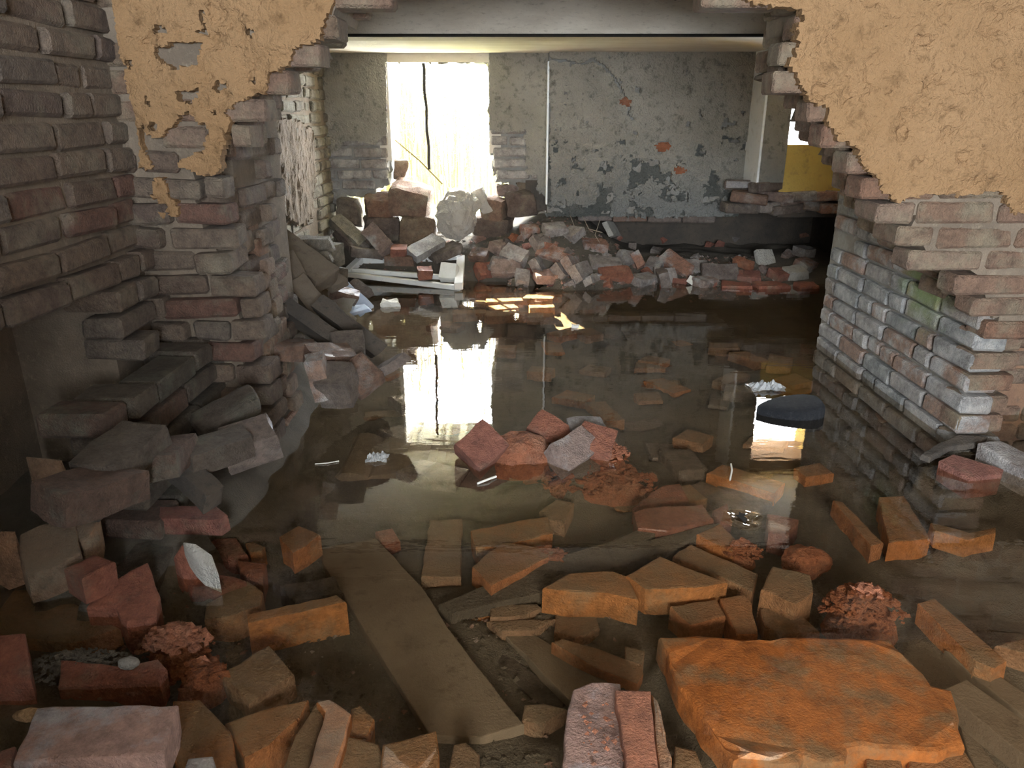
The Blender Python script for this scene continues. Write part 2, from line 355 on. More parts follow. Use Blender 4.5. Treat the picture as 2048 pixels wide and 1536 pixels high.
sheet('plaster', (0, YF, 0), (1, 0, 0), (0, 0, 1), (0, -1, 0), -1.3, -.4, .75, 1.75, .0075, mask_pl, hpl, 'plaster_tan', wp)
sheet('plaster', (0, YF, 0), (1, 0, 0), (0, 0, 1), (0, -1, 0), .65, 2.5, .6, 1.6, .0095, mask_pr, hpl, 'plaster_tan', wp)
shrPL = grow(PL, -.06); shrPR = grow(PR, -.08)
def face_ok(u, v):
    m = ~inpoly(u, v, hole) & ~inpoly(u, v, shrPL) & ~inpoly(u, v, shrPR)
    m &= ~((u > 1.63) & (v < .38))
    m &= ~((u < -1.2)) & ~((u > -.8) & (u < 1.5) & (v < .3))
    return m
lay(wp, (0, YF, 0), (1, 0, 0), (0, -1, 0), -1.2, 2.35, -.06, 1.62, lambda u, v: face_ok(u, v) & ((u > 0) | (v > .98)), 'brick_front', 11, hdr=.3, miss=.01, twist=.03, jit=.008)
lay(wp, (0, YF, 0), (1, 0, 0), (0, -1, 0), -1.2, 0, -.06, 1.0, lambda u, v: face_ok(u, v) & (u < 0), 'brick_left', 14, hdr=.45, miss=.03, twist=.09, jit=.02, prot=lambda u, v: .018 + .03 * max(0, .7 - v))  # darker brick on this stub puts its weak light into the colour
# brick ends inside the broken edge, two layers deeper
def edge_ok(u, v): return ~inpoly(u, v, grow(hole, .045)) & inpoly(u, v, grow(hole, .24)) & ~((u > 1.6) & (v < .42)) & (u > -1.2) & ~((u > -.8) & (u < 1.5) & (v < .3))
lay(wp, (0, YF + .125, 0), (1, 0, 0), (0, -1, 0), -1.2, 1.75, -.02, 1.62, edge_ok, 'brick_front', 12, hdr=.5, miss=.12, twist=.06)
lay(wp, (0, YF + .25, 0), (1, 0, 0), (0, -1, 0), -1.2, 1.75, -.06, 1.62, edge_ok, 'brick_front', 13, hdr=.5, miss=.12, twist=.06)

# ---------------------------------------------------------------- left wall of the near cellar
XL = -1.2
wl = boxes('wall_left', [(XL - .5, XL - .02, -2.2, YF + .1, .66, 2.1), (XL - .5, XL - .02, 2.2, YF + .1, -.4, .66), (XL - .5, XL - .32, -2.2, 2.2, -.4, .66)], 'mortar'); tag(wl, 'dark brown brick side wall with loose courses', 'wall', kind='structure')
lay(wl, (XL, 0, 0), (0, 1, 0), (1, 0, 0), .75, YF, .42, 1.95, lambda u, v: ~((v < .66) & (u < 2.16 + .06 * np.sin(v * 70))) & ~((v < .74) & (u < 1.45)), 'brick_left', 21, hdr=.35, miss=.05, twist=.035, jit=.014,
    prot=lambda u, v: max(0, (.75 - v)) * .22)
# broken footing that steps out at the bottom
XFt = -1.0
wf = boxes('wall_footing', [(XL - .1, XFt - .1, 2.0, 2.95, -.35, .3)], 'mortar'); tag(wf, 'stepped brick footing along the dark side wall', 'footing', kind='structure')
lay(wf, (XFt, 0, 0), (0, 1, 0), (1, 0, 0), .95, 3.0, -.12, .42, lambda u, v: (u < 3.0 - np.abs(v) * .3) & (u > 1.68 + .12 * np.sin(v * 51)), 'brick_shade', 22, hdr=.4, miss=.06, twist=.05, jit=.02,
    prot=lambda u, v: (.4 - v) * .22 - .03)
# left jamb of the opening
wj = boxes('wall_jamb', [(-1.35, -.95, YF + .2, 3.2, -.35, 2.0)], 'mortar'); tag(wj, 'rough brick jamb behind the hanging plaster', 'wall', kind='structure')
lay(wj, (-.92, 0, 0), (0, 1, 0), (1, 0, 0), YF + .2, 3.2, .12, 1.6, lambda u, v: u < 3.05 + .12 * np.sin(v * 40), 'brick_left', 23, hdr=.4, miss=.06, twist=.04, jit=.02,
    prot=lambda u, v: max(0, .6 - v) * .12)

# ---------------------------------------------------------------- right pier
XR = 1.6; YPE = 3.87
wr = boxes('wall_right', [(XR + .03, XR + .15, YF + .1, YPE - .04, -.4, 2.1)], 'mortar_grey'); tag(wr, 'limewashed brick pier with green moss standing in the water', 'pier', kind='structure')
lay(wr, (XR, 0, 0), (0, 1, 0), (-1, 0, 0), YF + .03, YPE + .02, -.27, 1.62, lambda u, v: (u < YPE - .05 + .06 * np.sin(v * 83)), 'brick_right', 31, flush=True, hdr=.35, miss=.035, twist=.02, jit=.007,
    prot=lambda u, v: -.03 * max(0, v - .75))
lay(wr, (0, YF + .03, 0), (1, 0, 0), (0, -1, 0), XR + .0, XR + .17, -.19, .36, lambda u, v: np.ones(u.shape, bool), 'brick_front', 32, flush=True, hdr=.0, miss=0, jit=.012)
lay(wr, (0, YF + .32, 0), (1, 0, 0), (0, -1, 0), XR + .18, 2.4, -.19, .42, lambda u, v: np.ones(u.shape, bool), 'brick_front', 33, flush=True, hdr=.2, miss=.03, jit=.012)
boxes('masonry_core', [(XR + .3, 2.7, YF + .34, YF + .6, -.4, .5)], 'core', wr)

# ---------------------------------------------------------------- far room
XF, YB = -1.32, 5.7
wfl = boxes('wall_left_far', [(XF - .3, XF - .015, 3.0, 6.0, -.4, 2.0)], 'mortar'); tag(wfl, 'yellowed brick side wall of the far room beside the window', 'wall', kind='structure')
lay(wfl, (XF, 0, 0), (0, 1, 0), (1, 0, 0), 3.2, YB, .2, 1.62, lambda u, v: ~((u < 3.9) & (v < .5) & (v > .0)), 'brick_far', 41, hdr=.45, miss=.03, twist=.03, jit=.012)
mudp = [(p.y, p.z) for p in (onX(x, y, XF) for x, y in [(548, 235), (590, 240), (622, 262), (628, 330), (625, 420), (618, 440), (596, 452), (580, 440), (560, 420), (560, 360), (545, 300)])]
sheet('plaster', (XF, 0, 0), (0, 1, 0), (0, 0, 1), (1, 0, 0), 3.6, 5.6, .2, 1.5, .014, lambda u, v: inpoly(*jag(u, v, .03, 12), mudp), lambda u, v: .014 + .02 * fbm(np.stack([u * 2, v * .6, u * 0], 1), 14, 4), 'mortar', wfl)

def PB(pts, y=YB): return [(p.x, p.z) for p in (onY(x, q, y) for x, q in pts)]
WB = empty('wall_back'); tag(WB, 'pale plastered end wall with a window gap and undercut base', 'wall', kind='structure')
win = PB([(772, 118), (978, 126), (980, 262), (985, 345), (1000, 372), (1062, 368), (1094, 395), (1092, 440), (1060, 470), (700, 470), (660, 455), (672, 400), (730, 392), (776, 372), (774, 300)])
gap = PB([(1582, 60), (1640, 60), (1640, 430), (1540, 430), (1545, 372), (1582, 372)])
def back_core(u, v): return ~inpoly(*jag(u, v, .02, 20), win) & (v > .02) & (u < 1.72)
sheet('masonry_core', (0, YB, 0), (1, 0, 0), (0, 0, 1), (0, -1, 0), -1.5, .33, 0, 2.1, .025, back_core, lambda u, v: -.02 + .008 * fbm(np.stack([u, v, u * 0], 1), 14, 3), 'mortar_grey', WB, back=-.46, backface=True)
pl_l = PB([(640, 90), (772, 90), (774, 210), (776, 268), (765, 272), (756, 282), (745, 290), (730, 286), (705, 282), (690, 283), (672, 302), (660, 310), (650, 330), (640, 330)])
pl_m = PB([(978, 90), (1100, 90), (1100, 440), (1078, 420), (1074, 350), (1052, 348), (1050, 262), (985, 262), (978, 262)])
hgr = lambda u, v: .012 + .01 * fbm(np.stack([u, v, u * 0], 1), 7, 3) + .006 * fbm(np.stack([u, v, u * 0], 1), 35, 3)
sheet('plaster', (0, YB, 0), (1, 0, 0), (0, 0, 1), (0, -1, 0), -1.45, .35, .2, 1.65, .0125, lambda u, v: (inpoly(*jag(u, v, .012, 25), pl_l) | inpoly(*jag(u, v, .012, 25), pl_m)) & ~inpoly(u, v, win), hgr, 'plaster_grey', WB)
def bb_ok(u, v): return ~inpoly(u, v, win) & ~inpoly(u, v, grow(pl_l, -.05)) & ~inpoly(u, v, grow(pl_m, -.05))
lay(WB, (0, YB, 0), (1, 0, 0), (0, -1, 0), -1.34, .27, .2, 1.35, bb_ok, 'brick_back', 51, hdr=.3, miss=.02, twist=.02, jit=.006)
# window reveals
boxes('reveal', [(onY(772, 118, YB).x - .08, onY(772, 118, YB).x + .004, YB + .015, YB + .46, .8, 1.5)], M['plaster_cream'], WB)
boxes('reveal', [(onY(978, 120, YB).x - .004, onY(978, 118, YB).x + .08, YB + .015, YB + .46, .85, 1.5)], M['plaster_cream'], WB)
zt = onY(870, 121, YB).z
boxes('reveal', [(onY(772, 118, YB).x - .05, onY(978, 118, YB).x + .05, YB + .01, YB + .46, zt - .01, zt + .06)], M['plaster_cream'], WB)
# projecting panel to the right of the window
YPN = 5.6
panel = PB([(1098, 60), (1520, 60), (1510, 250), (1503, 420), (1440, 432), (1290, 434), (1180, 432), (1160, 428), (1156, 415), (1100, 408)], YPN)
crack = PB([(1100, 119), (1128, 122), (1152, 127), (1170, 128), (1185, 117), (1205, 130), (1225, 152), (1240, 175), (1250, 195), (1256, 205)], YPN)
crack2 = PB([(1258, 214), (1256, 228), (1266, 240)], YPN)
def near_line(u, v, pl, w):
    d = np.full(u.shape, 9.0)
    for (a, b) in zip(pl[:-1], pl[1:]):
        a = np.array(a); b = np.array(b); t = np.clip(((u - a[0]) * (b - a)[0] + (v - a[1]) * (b - a)[1]) / ((b - a) @ (b - a)), 0, 1)
        d = np.minimum(d, np.hypot(u - a[0] - t * (b - a)[0], v - a[1] - t * (b - a)[1]))
    return d < w
def hpanel(u, v): return np.maximum(hpanel_(u, v), .003)
def hpanel_(u, v):
    p = np.stack([u, v, u * 0 + 4], 1)
    er = np.clip((.86 - v + .45 * fbm(p, 3, 2)) / .22, 0, 1)
    return .04 + .008 * fbm(p, 9, 3) + .01 * fbm(p, 24, 3) + er * .03 * fbm(p, 22, 4)
rb = [PB([(1236, 208), (1242, 196), (1254, 194), (1264, 204), (1254, 212)], YPN), PB([(1308, 290), (1318, 284), (1336, 284), (1344, 292), (1338, 300), (1318, 306)], YPN), PB([(1345, 340), (1360, 333), (1375, 338), (1366, 346), (1352, 348)], YPN)]
def mask_panel(u, v):
    uj, vj = jag(u, v, .012, 20)
    m = inpoly(uj, vj, panel) & ~near_line(u + .01 * fbm(np.stack([u, v, u], 1), 30, 2), v, crack, .009) & ~near_line(u, v, crack2, .008)
    for h in rb: m &= ~inpoly(uj, vj, h)
    p = np.stack([u, v, u * 0 + 4], 1); er = np.clip((.86 - v + .4 * fbm(p, 3, 2)) / .25, 0, 1)
    return m & ~((er * (fbm(p, 9, 4) + .12 * fbm(p, 40, 2)) > .09) | (fbm(p + 3, 16, 3) > .43))
wpn = boxes('wall_panel', [(panel[0][0] + .005, 1.68, YPN + .02, YB + .3, .43, 2.1)], 'mortar_grey'); tag(wpn, 'grey eroded plaster panel with a crack hanging over the dark void', 'wall panel', kind='structure')
for (px, py) in ((1250, 204), (1326, 294), (1360, 341)):
    o = link('brick', get_brick('crumb', 'h', random.Random(3)), None, wpn); q = onY(px, py, YPN); o.location = (q.x, YPN + .075, q.z); o.scale = (1, .95, 1)
sheet('substrate', (0, YPN + .02, 0), (1, 0, 0), (0, 0, 1), (0, -1, 0), .26, 1.67, .41, 1.0, .0115, lambda u, v: ~inpoly(u, v, grow(rb[1], .01)) & ~inpoly(u, v, grow(rb[2], .01)), lambda u, v: .006 + .03 * fbm(np.stack([u, v, u * 0 + 7], 1), 24, 4), 'substrate', wpn, back=-.01)
sheet('plaster', (0, YPN + .02, 0), (1, 0, 0), (0, 0, 1), (0, -1, 0), .2, 1.75, .38, 1.6, .0115, mask_panel, hpanel, 'plaster_grey', wpn, back=-.01)
boxes('lit_edge_strip', [(panel[0][0] - .006, panel[0][0] + .006, YPN - .02, YB, .5, 1.46)], 'plaster_lit', wpn)  # white strip paints the window light on the panel's left edge
# pier at the panel's right end: inner side painted white for the window light
pz = onY(1515, 362, 5.4).z
wq = boxes('wall_pier', [(1.675, 1.85, 5.28, YB + .3, pz, 2.1)], 'plaster_grey'); tag(wq, 'narrow plastered pier with its lit side painted white beside the yellow wall', 'pier', kind='structure')
boxes('lit_side', [(1.665, 1.68, 5.275, YPN + .01, pz - .004, 1.58)], 'plaster_lit', wq)  # white skin paints the window light on this face of the pier
r_ = random.Random(5)
for k in range(9):
    o = link('brick', get_brick('rubble_dark', 's', r_), None, wq); o.location = (1.62 + .14 * (k % 3) + r_.uniform(-.03, .03), 5.42 + r_.uniform(-.08, .06), pz - .03 - .075 * (k // 3)); o.rotation_euler = (r_.uniform(-.1, .1), r_.uniform(-.1, .1), r_.uniform(-.5, .5))
# void behind the undercut base
wv = boxes('wall_void', [(.1, 2.7, 6.2, 6.5, -.4, .5), (.1, 2.7, 5.72, 6.5, .44, .66), (1.86, 2.7, 5.34, 5.8, .44, .62), (2.45, 2.7, 5.3, 6.3, -.4, .5), (.1, .3, 6.0, 6.3, -.4, .5)], 'wood_dark'); tag(wv, 'dark hollow under the eroded plaster panel', 'hollow', kind='structure')  # near-black lining puts the hollow's shade into the colour
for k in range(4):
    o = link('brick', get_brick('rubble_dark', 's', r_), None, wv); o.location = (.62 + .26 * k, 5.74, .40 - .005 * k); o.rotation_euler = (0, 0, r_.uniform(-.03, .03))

# right end of the back wall: yellow parapet under a second window
YY = 5.3
sz = onY(1595, 290, YY).z
wy = boxes('wall_back_right', [(1.84, 2.7, YY + .02, YY + .4, sz - .36, sz), (2.35, 2.7, YY, YY + .4, sz, 1.42)], 'yellow_wall')
boxes('lintel', [(1.84, 2.7, YY + .02, YY + .4, 1.42, 2.1)], 'plaster_tan', wy); tag(wy, 'yellow painted wall under the small window behind the pier', 'wall', kind='structure')
for k in range(8):
    o = link('brick', get_brick('rubble', 's', r_), None, wy); o.location = (1.86 + .13 * (k % 4) + r_.uniform(-.03, .03), YY + .02 + r_.uniform(-.05, .06), sz - .34 - .07 * (k // 4)); o.rotation_euler = (r_.uniform(-.1, .1), r_.uniform(-.1, .1), r_.uniform(-.5, .5))
portal('side_window_portal', (2.1, YY + .42, 1.17), (-math.pi / 2, 0, 0), .5, .5)

# ceilings and beam
zc = 1.52
ce = boxes('ceiling', [(-1.6, 2.7, 4.55, 6.16, zc, zc + .3), (-1.6, 2.7, 4.4, 4.6, zc + .25, zc + .4)], 'plaster_cream'); tag(ce, 'cream plastered soffit above the window', 'ceiling', kind='structure')
bmz = onY(1100, 79, 4.42).z
be = boxes('ceiling_beam', [(-1.6, 2.6, 4.2, 4.49, bmz, bmz + .35)], 'concrete_pale'); tag(be, 'grey concrete beam crossing the ceiling', 'beam', kind='structure')
boxes('shade_line_strip', [(-1.6, 2.6, 4.19, 4.21, bmz - .006, bmz + .008)], 'cable', be)  # thin black box painting the shadow line between beam and soffit
c2 = boxes('ceiling_middle', [(-1.6, 3.2, YF + .1, 4.2, bmz + .22, bmz + .4)], 'concrete'); tag(c2, 'dark concrete ceiling behind the broken wall', 'ceiling', kind='structure')
c3 = boxes('ceiling_near', [(-1.5, 2.9, -2.3, YF + .1, 1.95, 2.1)], 'concrete'); tag(c3, 'ceiling of the near cellar', 'ceiling', kind='structure')
# right side of far room and near cellar
fb = boxes('floor_base', [(-1.8, 2.9, -2.5, 6.6, -.5, -.4), (-1.6, 2.6, -2.3, .3, -.42, -.22)], 'mud'); tag(fb, 'dark mud floor below the water', 'floor', kind='structure')
wrf = boxes('wall_right_far', [(2.6, 2.8, YF, 5.7, -.4, 2.6)], 'plaster_grey'); tag(wrf, 'side wall of the far room behind the pier', 'wall', kind='structure')
wrn = boxes('wall_right_near', [(2.5, 2.8, -2.3, YF, -.4, 2.1)], 'plaster_tan'); tag(wrn, 'side wall of the near cellar', 'wall', kind='structure')
RX0, RX1, RZ0, RZ1 = -.75, .95, .8, 1.78
wre = boxes('wall_rear', [(-1.5, RX0, -2.4, -2.2, -.4, 2.1), (RX1, 2.8, -2.4, -2.2, -.4, 2.1), (RX0, RX1, -2.4, -2.2, -.4, RZ0), (RX0, RX1, -2.4, -2.2, RZ1, 2.1)], 'plaster_tan'); tag(wre, 'rear wall of the cellar with a wide window gap', 'wall', kind='structure')
wst = boxes('shade_wall', [(-1.3, -.2, -.62, -.4, -.4, 1.25)], 'mortar'); tag(wst, 'added unseen wall behind the viewpoint that shades the lower left', 'wall', kind='structure')  # added out of view to keep rear light off the lower left
portal('rear_window_portal', ((RX0 + RX1) / 2, -2.3, (RZ0 + RZ1) / 2), (math.pi / 2, 0, 0), RX1 - RX0, RZ1 - RZ0)
portal('window_portal', (-.5, 6.2, .95), (-math.pi / 2, 0, 0), 1.3, 1.2)

# ---------------------------------------------------------------- outdoors
gr = sheet('ground_outside', (0, 6.0, .18), (1, 0, 0), (0, 1, 0), (0, 0, 1), -5, .1, .17, 7, .12, lambda u, v: np.ones(u.shape, bool), lambda u, v: .1 * fbm(np.stack([u, v, u * 0], 1), 1.5, 3) + .02 * v, 'grass', None)
tag(gr, 'sunlit grass outside the window', 'ground', kind='structure')
cs = boxes('sun_blocker', [(-3.8, -.05, 8.3, 9.2, 3.0, 3.12), (-3.8, -3.7, 8.4, 8.5, .1, 3.0), (-3.8, -3.7, 9.0, 9.1, .1, 3.0)], 'concrete'); tag(cs, 'added unseen slab outside the window that trims the sun beam', 'sun blocker', kind='structure')  # added out of view to cut the sun down to a small patch

# ---------------------------------------------------------------- water
wt = link('water', mesh('water', [(-1.5, -.5, 0), (2.5, -.5, 0), (2.5, 6.0, 0), (-1.5, 6.0, 0)], [(0, 1, 2, 3)]), 'water')
tag(wt, 'still brownish flood water covering the cellar floor', 'water', kind='stuff')

# ---------------------------------------------------------------- terrain (silt floor and rubble banks)
def smooth(a, b, x): t = np.clip((x - a) / (b - a), 0, 1); return t * t * (3 - 2 * t)
def base_h(X, Y):
    p = np.stack([X, Y, X * 0], 1)
    h = -.2 + .03 * fbm(p, 2.2, 3) + .012 * fbm(p, 12, 3)
    # bank under the window and panel
    crest = .24 + .16 * np.exp(-((X - .32) / .3) ** 2) - .15 * smooth(.55, 1.0, X) + .02 * smooth(-.4, -1.2, X)
    y0 = 4.95 - .1 * smooth(.8, 1.6, X) + .42 * smooth(.05, -.3, X)
    t = smooth(y0 - .35, 5.75, Y)
    h = np.maximum(h, -.13 + (crest + .15) * t + .03 * fbm(p, 9, 4))
    # left bank under the collapsed jamb
    t = smooth(-.45, -.95, X + .12 * fbm(p, 3, 2)) * smooth(.6, 1.2, Y) * (1 - smooth(3.9, 4.6, Y))
    h = np.maximum(h, -.2 + (.1 + .18 * smooth(1.3, 2.1, Y)) * t + .03 * fbm(p, 9, 4))
    # foreground left bank
    c = onZ(150, 1340, .03)
    d = np.hypot((X - c.x + .12) / .32, (Y - c.y) / .2)
    h = np.maximum(h, -.2 + .19 * smooth(1.3, .5, d) + .02 * fbm(p, 20, 3))
    # island
    c = onZ(1090, 905, 0)
    d = np.hypot((X - c.x) / .3, (Y - c.y) / .16)
    h = np.maximum(h, -.2 + .24 * smooth(1.5, .3, d) + .02 * fbm(p, 18, 3))
    # right shore
    t = smooth(1.5, 1.9, X) * (1 - smooth(2.5, 2.9, Y)) * smooth(1.4, 2.2, Y)
    h = np.maximum(h, -.2 + .2 * t)
    return h
def th(x, y): return float(base_h(np.array([x]), np.array([y]))[0])
def drop(px, py):
    d = ray(px, py); t = .4
    while t < 9:
        p = O + d * t
        if p.z <= th(p.x, p.y): return p
        t += .01
    return p


# ---------------------------------------------------------------- slabs and bricks traced on the ground
FOOT = []      # (polygon, underside height): the silt is drawn up under each
def poly_slab(name, pts, z, thick, mat, label, cat, group=None, seed=0, bev=.006, jit=.003, seglen=.03, parent=None, out=.004):
    r = random.Random(seed * 7 + len(pts)); ys = [p[1] for p in pts]; y0, y1 = min(ys), max(ys)
    if isinstance(z, (tuple, list)): zz = [z[0] + (z[1] - z[0]) * (p[1] - y0) / (y1 - y0) for p in pts]
    else: zz = [z] * len(pts)
    P = [onZ(p[0], p[1], q) for p, q in zip(pts, zz)]
    ring = []
    n = len(P)
    for k in range(n):
        a, b = P[k], P[(k + 1) % n]; m = max(1, int((b - a).length / seglen))
        for t in range(m):
            q = a.lerp(b, t / m)
            if t: q = q + Vector((r.uniform(-jit, jit), r.uniform(-jit, jit), r.uniform(-jit, jit) * .5))
            ring.append(q)
    c = sum(ring, Vector()) / len(ring); base = Vector((c.x, c.y, min(q.z for q in ring) - thick))
    bm = bmesh.new()
    top = [bm.verts.new(q - base) for q in ring]
    bot = []
    for q in ring:
        d = Vector((q.x - c.x, q.y - c.y, 0)); d = d.normalized() * r.uniform(-out, out)
        bot.append(bm.verts.new(q - base + d - Vector((0, 0, thick))))
    f = bm.faces.new(top); m = len(top)
    bm.faces.new(bot[::-1])
    for k in range(m): bm.faces.new((top[k], bot[k], bot[(k + 1) % m], top[(k + 1) % m]))
    bmesh.ops.recalc_face_normals(bm, faces=bm.faces)
    te = [e for e in bm.edges if e.verts[0] in top and e.verts[1] in top] if False else list(f.edges)
    try: bmesh.ops.bevel(bm, geom=te, offset=bev, segments=2, affect='EDGES', profile=.5)
    except Exception: pass
    bmesh.ops.triangulate(bm, faces=[q for q in bm.faces if len(q.verts) > 4])
    me = bpy.data.meshes.new(name); bm.to_mesh(me); bm.free()
    o = link(name, me, mat, parent); o.location = base
    if label: tag(o, label, cat, group)
    FOOT.append(([(q.x, q.y) for q in ring], base.z))
    return o
G_S = 'sunken bricks round the boards and the rust slab'; L_S = 'brown brick lying under the clear water among the sunken boards'
G_L = 'bricks heaped on the dark bank by the footing'; L_L = 'dull red brick in the heap below the dark side wall'
def B(pts, z, t, mat, label=None, group=None, seed=0, **k):
    if label is None: label, group = (L_S, G_S)
    return poly_slab('brick', pts, z, t, mat, label, 'brick', group, seed=seed or int(pts[0][0] + pts[0][1]), **k)

# foreground left
B([(73, 1414), (356, 1408), (327, 1505), (25, 1523)], (.1, .1), .066, 'pink', 'big grey-pink pitted brick lying flat above the others', seed=3)
B([(115, 1371), (215, 1366), (318, 1362), (334, 1336), (316, 1316), (232, 1330), (120, 1318)], (.03, .012), .07, 'wet_red', 'wet red brick half buried in dark soil with a shining edge')
B([(0, 1268), (50, 1264), (62, 1358), (-30, 1364), (-40, 1275)], (.1, .05), .07, 'wet_red', 'pink brick tilted up beside the dark soil')
B([(-30, 1250), (0, 1215), (35, 1169), (75, 1172), (200, 1230), (240, 1256), (140, 1287), (0, 1268)], (-.01, -.03), .08, 'sunk_brown', 'broad triangular brown brick slab under shallow water')
B([(172, 1214), (200, 1172), (295, 1123), (320, 1190), (312, 1238), (252, 1250), (231, 1213)], (.075, .01), .09, 'wet_red', 'broken red brick with a notch at the water edge')
B([(127, 1136), (187, 1107), (231, 1122), (163, 1157)], (.12, .11), .07, 'wet_red', 'brick with a flaked pale top at the heap edge')
B([(39, 1068), (77, 1049), (148, 1035), (162, 1103), (115, 1131), (54, 1150), (40, 1124)], (.16, .09), .08, 'sunk_brown', 'large dull brown brick slab leaning on the heap')
B([(89, 984), (150, 981), (199, 1028), (178, 1073), (162, 1084), (120, 1050)], (.2, .12), .1, 'sunk_brown', L_L, G_L)
B([(52, 911), (124, 918), (152, 972), (138, 995), (91, 990), (73, 953)], (.26, .16), .12, 'sunk_brown', L_L, G_L)
B([(318, 1012), (432, 1010), (455, 1028), (440, 1040), (316, 1036)], (.1, .095), .05, 'wet_red', 'bright orange-red brick with a black top edge over a dark hollow', seed=5)
B([(0, 1060), (30, 1060), (36, 1100), (0, 1112), (-40, 1090)], (.16, .1), .1, 'sunk_brown', L_L, G_L)
B([(366, 1082), (392, 1086), (424, 1108), (437, 1145), (403, 1131), (385, 1112)], (.1, .05), .06, 'stone', 'brick with a lit top painted pale grey standing tilted in the pool')  # pale stone colour stands in for light on this brick face
B([(347, 1112), (364, 1086), (403, 1128), (390, 1160), (366, 1154)], (.085, .0), .09, 'wet_red', 'purple-red brick end tilted under the pale one')
B([(404, 1076), (472, 1074), (496, 1109), (455, 1113), (430, 1102)], (-.01, -.02), .08, 'wet_red')
B([(474, 1119), (533, 1125), (525, 1156), (492, 1150), (480, 1140)], (-.02, -.03), .08, 'wet_red')
B([(372, 1160), (440, 1148), (470, 1152), (492, 1160), (440, 1180), (380, 1182)], (-.01, -.02), .07, 'wet_red')
B([(412, 1207), (494, 1160), (525, 1182), (521, 1211), (440, 1236), (408, 1238)], (-.03, -.04), .08, 'sunk_brown')
B([(558, 1072), (597, 1050), (641, 1069), (612, 1092), (585, 1106)], (-.02, -.03), .07, 'sunk_orange')
B([(490, 1085), (505, 1082), (530, 1092), (524, 1102), (500, 1104)], -.03, .06, 'sunk_orange')
B([(494, 1227), (673, 1188), (693, 1203), (496, 1246)], -.02, .1, 'sunk_orange', 'long brick with an orange side lying beside the wide board', seed=8)
B([(560, 1170), (668, 1150), (688, 1185), (590, 1205)], -.07, .08, 'wood_dark')
B([(443, 1343), (538, 1289), (588, 1347), (497, 1409)], -.03, .065, 'sunk_brown', 'square brown brick half lying alone on the silt')
B([(449, 1446), (520, 1420), (617, 1397), (600, 1434), (538, 1490), (488, 1516)], (-.03, -.02), .09, 'sunk_orange')
B([(632, 1402), (660, 1396), (702, 1426), (680, 1500), (664, 1545), (612, 1545), (650, 1422)], (.0, .03), .12, 'sunk_orange', 'bright orange brick standing on edge at the water edge')
B([(590, 1470), (632, 1402), (650, 1424), (622, 1500), (612, 1545), (560, 1545)], (-.02, -.01), .1, 'sunk_brown')
B([(702, 1416), (720, 1408), (749, 1436), (735, 1470), (696, 1474)], -.03, .08, 'sunk_orange')
B([(690, 1470), (758, 1487), (768, 1545), (668, 1545)], -.02, .09, 'sunk_brown')
B([(765, 1487), (872, 1459), (878, 1500), (872, 1560), (758, 1560)], (.0, .0), .12, 'sunk_orange', 'blunt orange brick upright beside the wide board end')
B([(907, 1487), (932, 1483), (959, 1506), (951, 1545), (895, 1545)], -.03, .08, 'sunk_brown')
B([(345, 1400), (400, 1398), (460, 1460), (480, 1545), (360, 1545), (340, 1500)], (-.02, .0), .1, 'sunk_orange')
B([(375, 1515), (425, 1510), (440, 1560), (360, 1560)], .02, .07, 'rubble', 'pale brick end beside the big pitted brick')
B([(0, 1500), (30, 1490), (22, 1530), (-20, 1530)], .03, .08, 'wet_red')
for k, (px, py, z) in enumerate([(60, 1432, .06), (255, 1325, .05), (235, 1282, .03), (300, 1395, .02)]):
    pass
# the boards
def board(pts, z, t, mat, label, **k): return poly_slab('board', pts, z, t, mat, label, 'board', seed=len(pts), bev=.003, jit=.0015, seglen=.06, **k)
board([(628, 1098), (752, 1076), (847, 1177), (894, 1252), (980, 1363), (1048, 1448), (960, 1475), (860, 1470), (777, 1335), (695, 1205)], -.1, .028, 'wood', 'wide grey-brown board lying under the water')
board([(878, 1208), (1010, 1152), (1100, 1117), (1223, 1082), (1343, 1029), (1348, 1040), (1290, 1082), (1410, 1050), (1440, 1045), (1375, 1080), (1317, 1108), (1229, 1134), (1141, 1164), (1081, 1186), (995, 1205), (904, 1228)], (-.055, -.1), .05, 'beam_rot', 'black rotten beam lying across the sunken bricks')
board([(1002, 1262), (1049, 1255), (1220, 1360), (1140, 1400)], (-.14, -.12), .028, 'wood', 'short pale plank beside the ochre-edged board')
board([(988, 1314), (1008, 1302), (1135, 1393), (1122, 1424), (1075, 1408), (992, 1327)], -.15, .025, 'wood_dark', 'narrow split plank next to the wide board')
board([(1103, 1284), (1126, 1277), (1200, 1298), (1284, 1331), (1287, 1348), (1275, 1368), (1190, 1335)], (-.09, -.1), .035, 'sunk_orange', 'ochre-edged wedge board pointing at the orange slab')
board([(1836, 1206), (1869, 1196), (2014, 1322), (1989, 1337), (1952, 1322)], -.04, .06, 'sunk_orange', 'long narrow orange-brown batten near the right shore')
board([(1887, 1378), (1933, 1358), (2060, 1448), (2060, 1520), (1960, 1440)], -.04, .05, 'wood', 'grey board beside the rust slab corner')
board([(1930, 1310), (1990, 1345), (2070, 1400), (2070, 1450), (1950, 1355), (1890, 1300)], -.08, .04, 'wood', 'grey plank between the batten and the slab')
board([(1905, 1392), (1940, 1460), (2010, 1550), (1960, 1550), (1934, 1500)], -.09, .04, 'wood', 'brown plank under the slab edge')
# rust slab
poly_slab('rust_slab', [(1318, 1271), (1396, 1267), (1484, 1277), (1570, 1271), (1665, 1274), (1780, 1275), (1864, 1368), (1905, 1378), (1920, 1430), (1933, 1489), (1878, 1503), (1794, 1498), (1725, 1491), (1697, 1496), (1692, 1521), (1651, 1527), (1609, 1511), (1600, 1524), (1466, 1522), (1410, 1440), (1359, 1370)], (-.02, .0), .07, 'slab', 'large rust-orange slab just under the water', 'slab', seed=4, bev=.012, jit=.006)
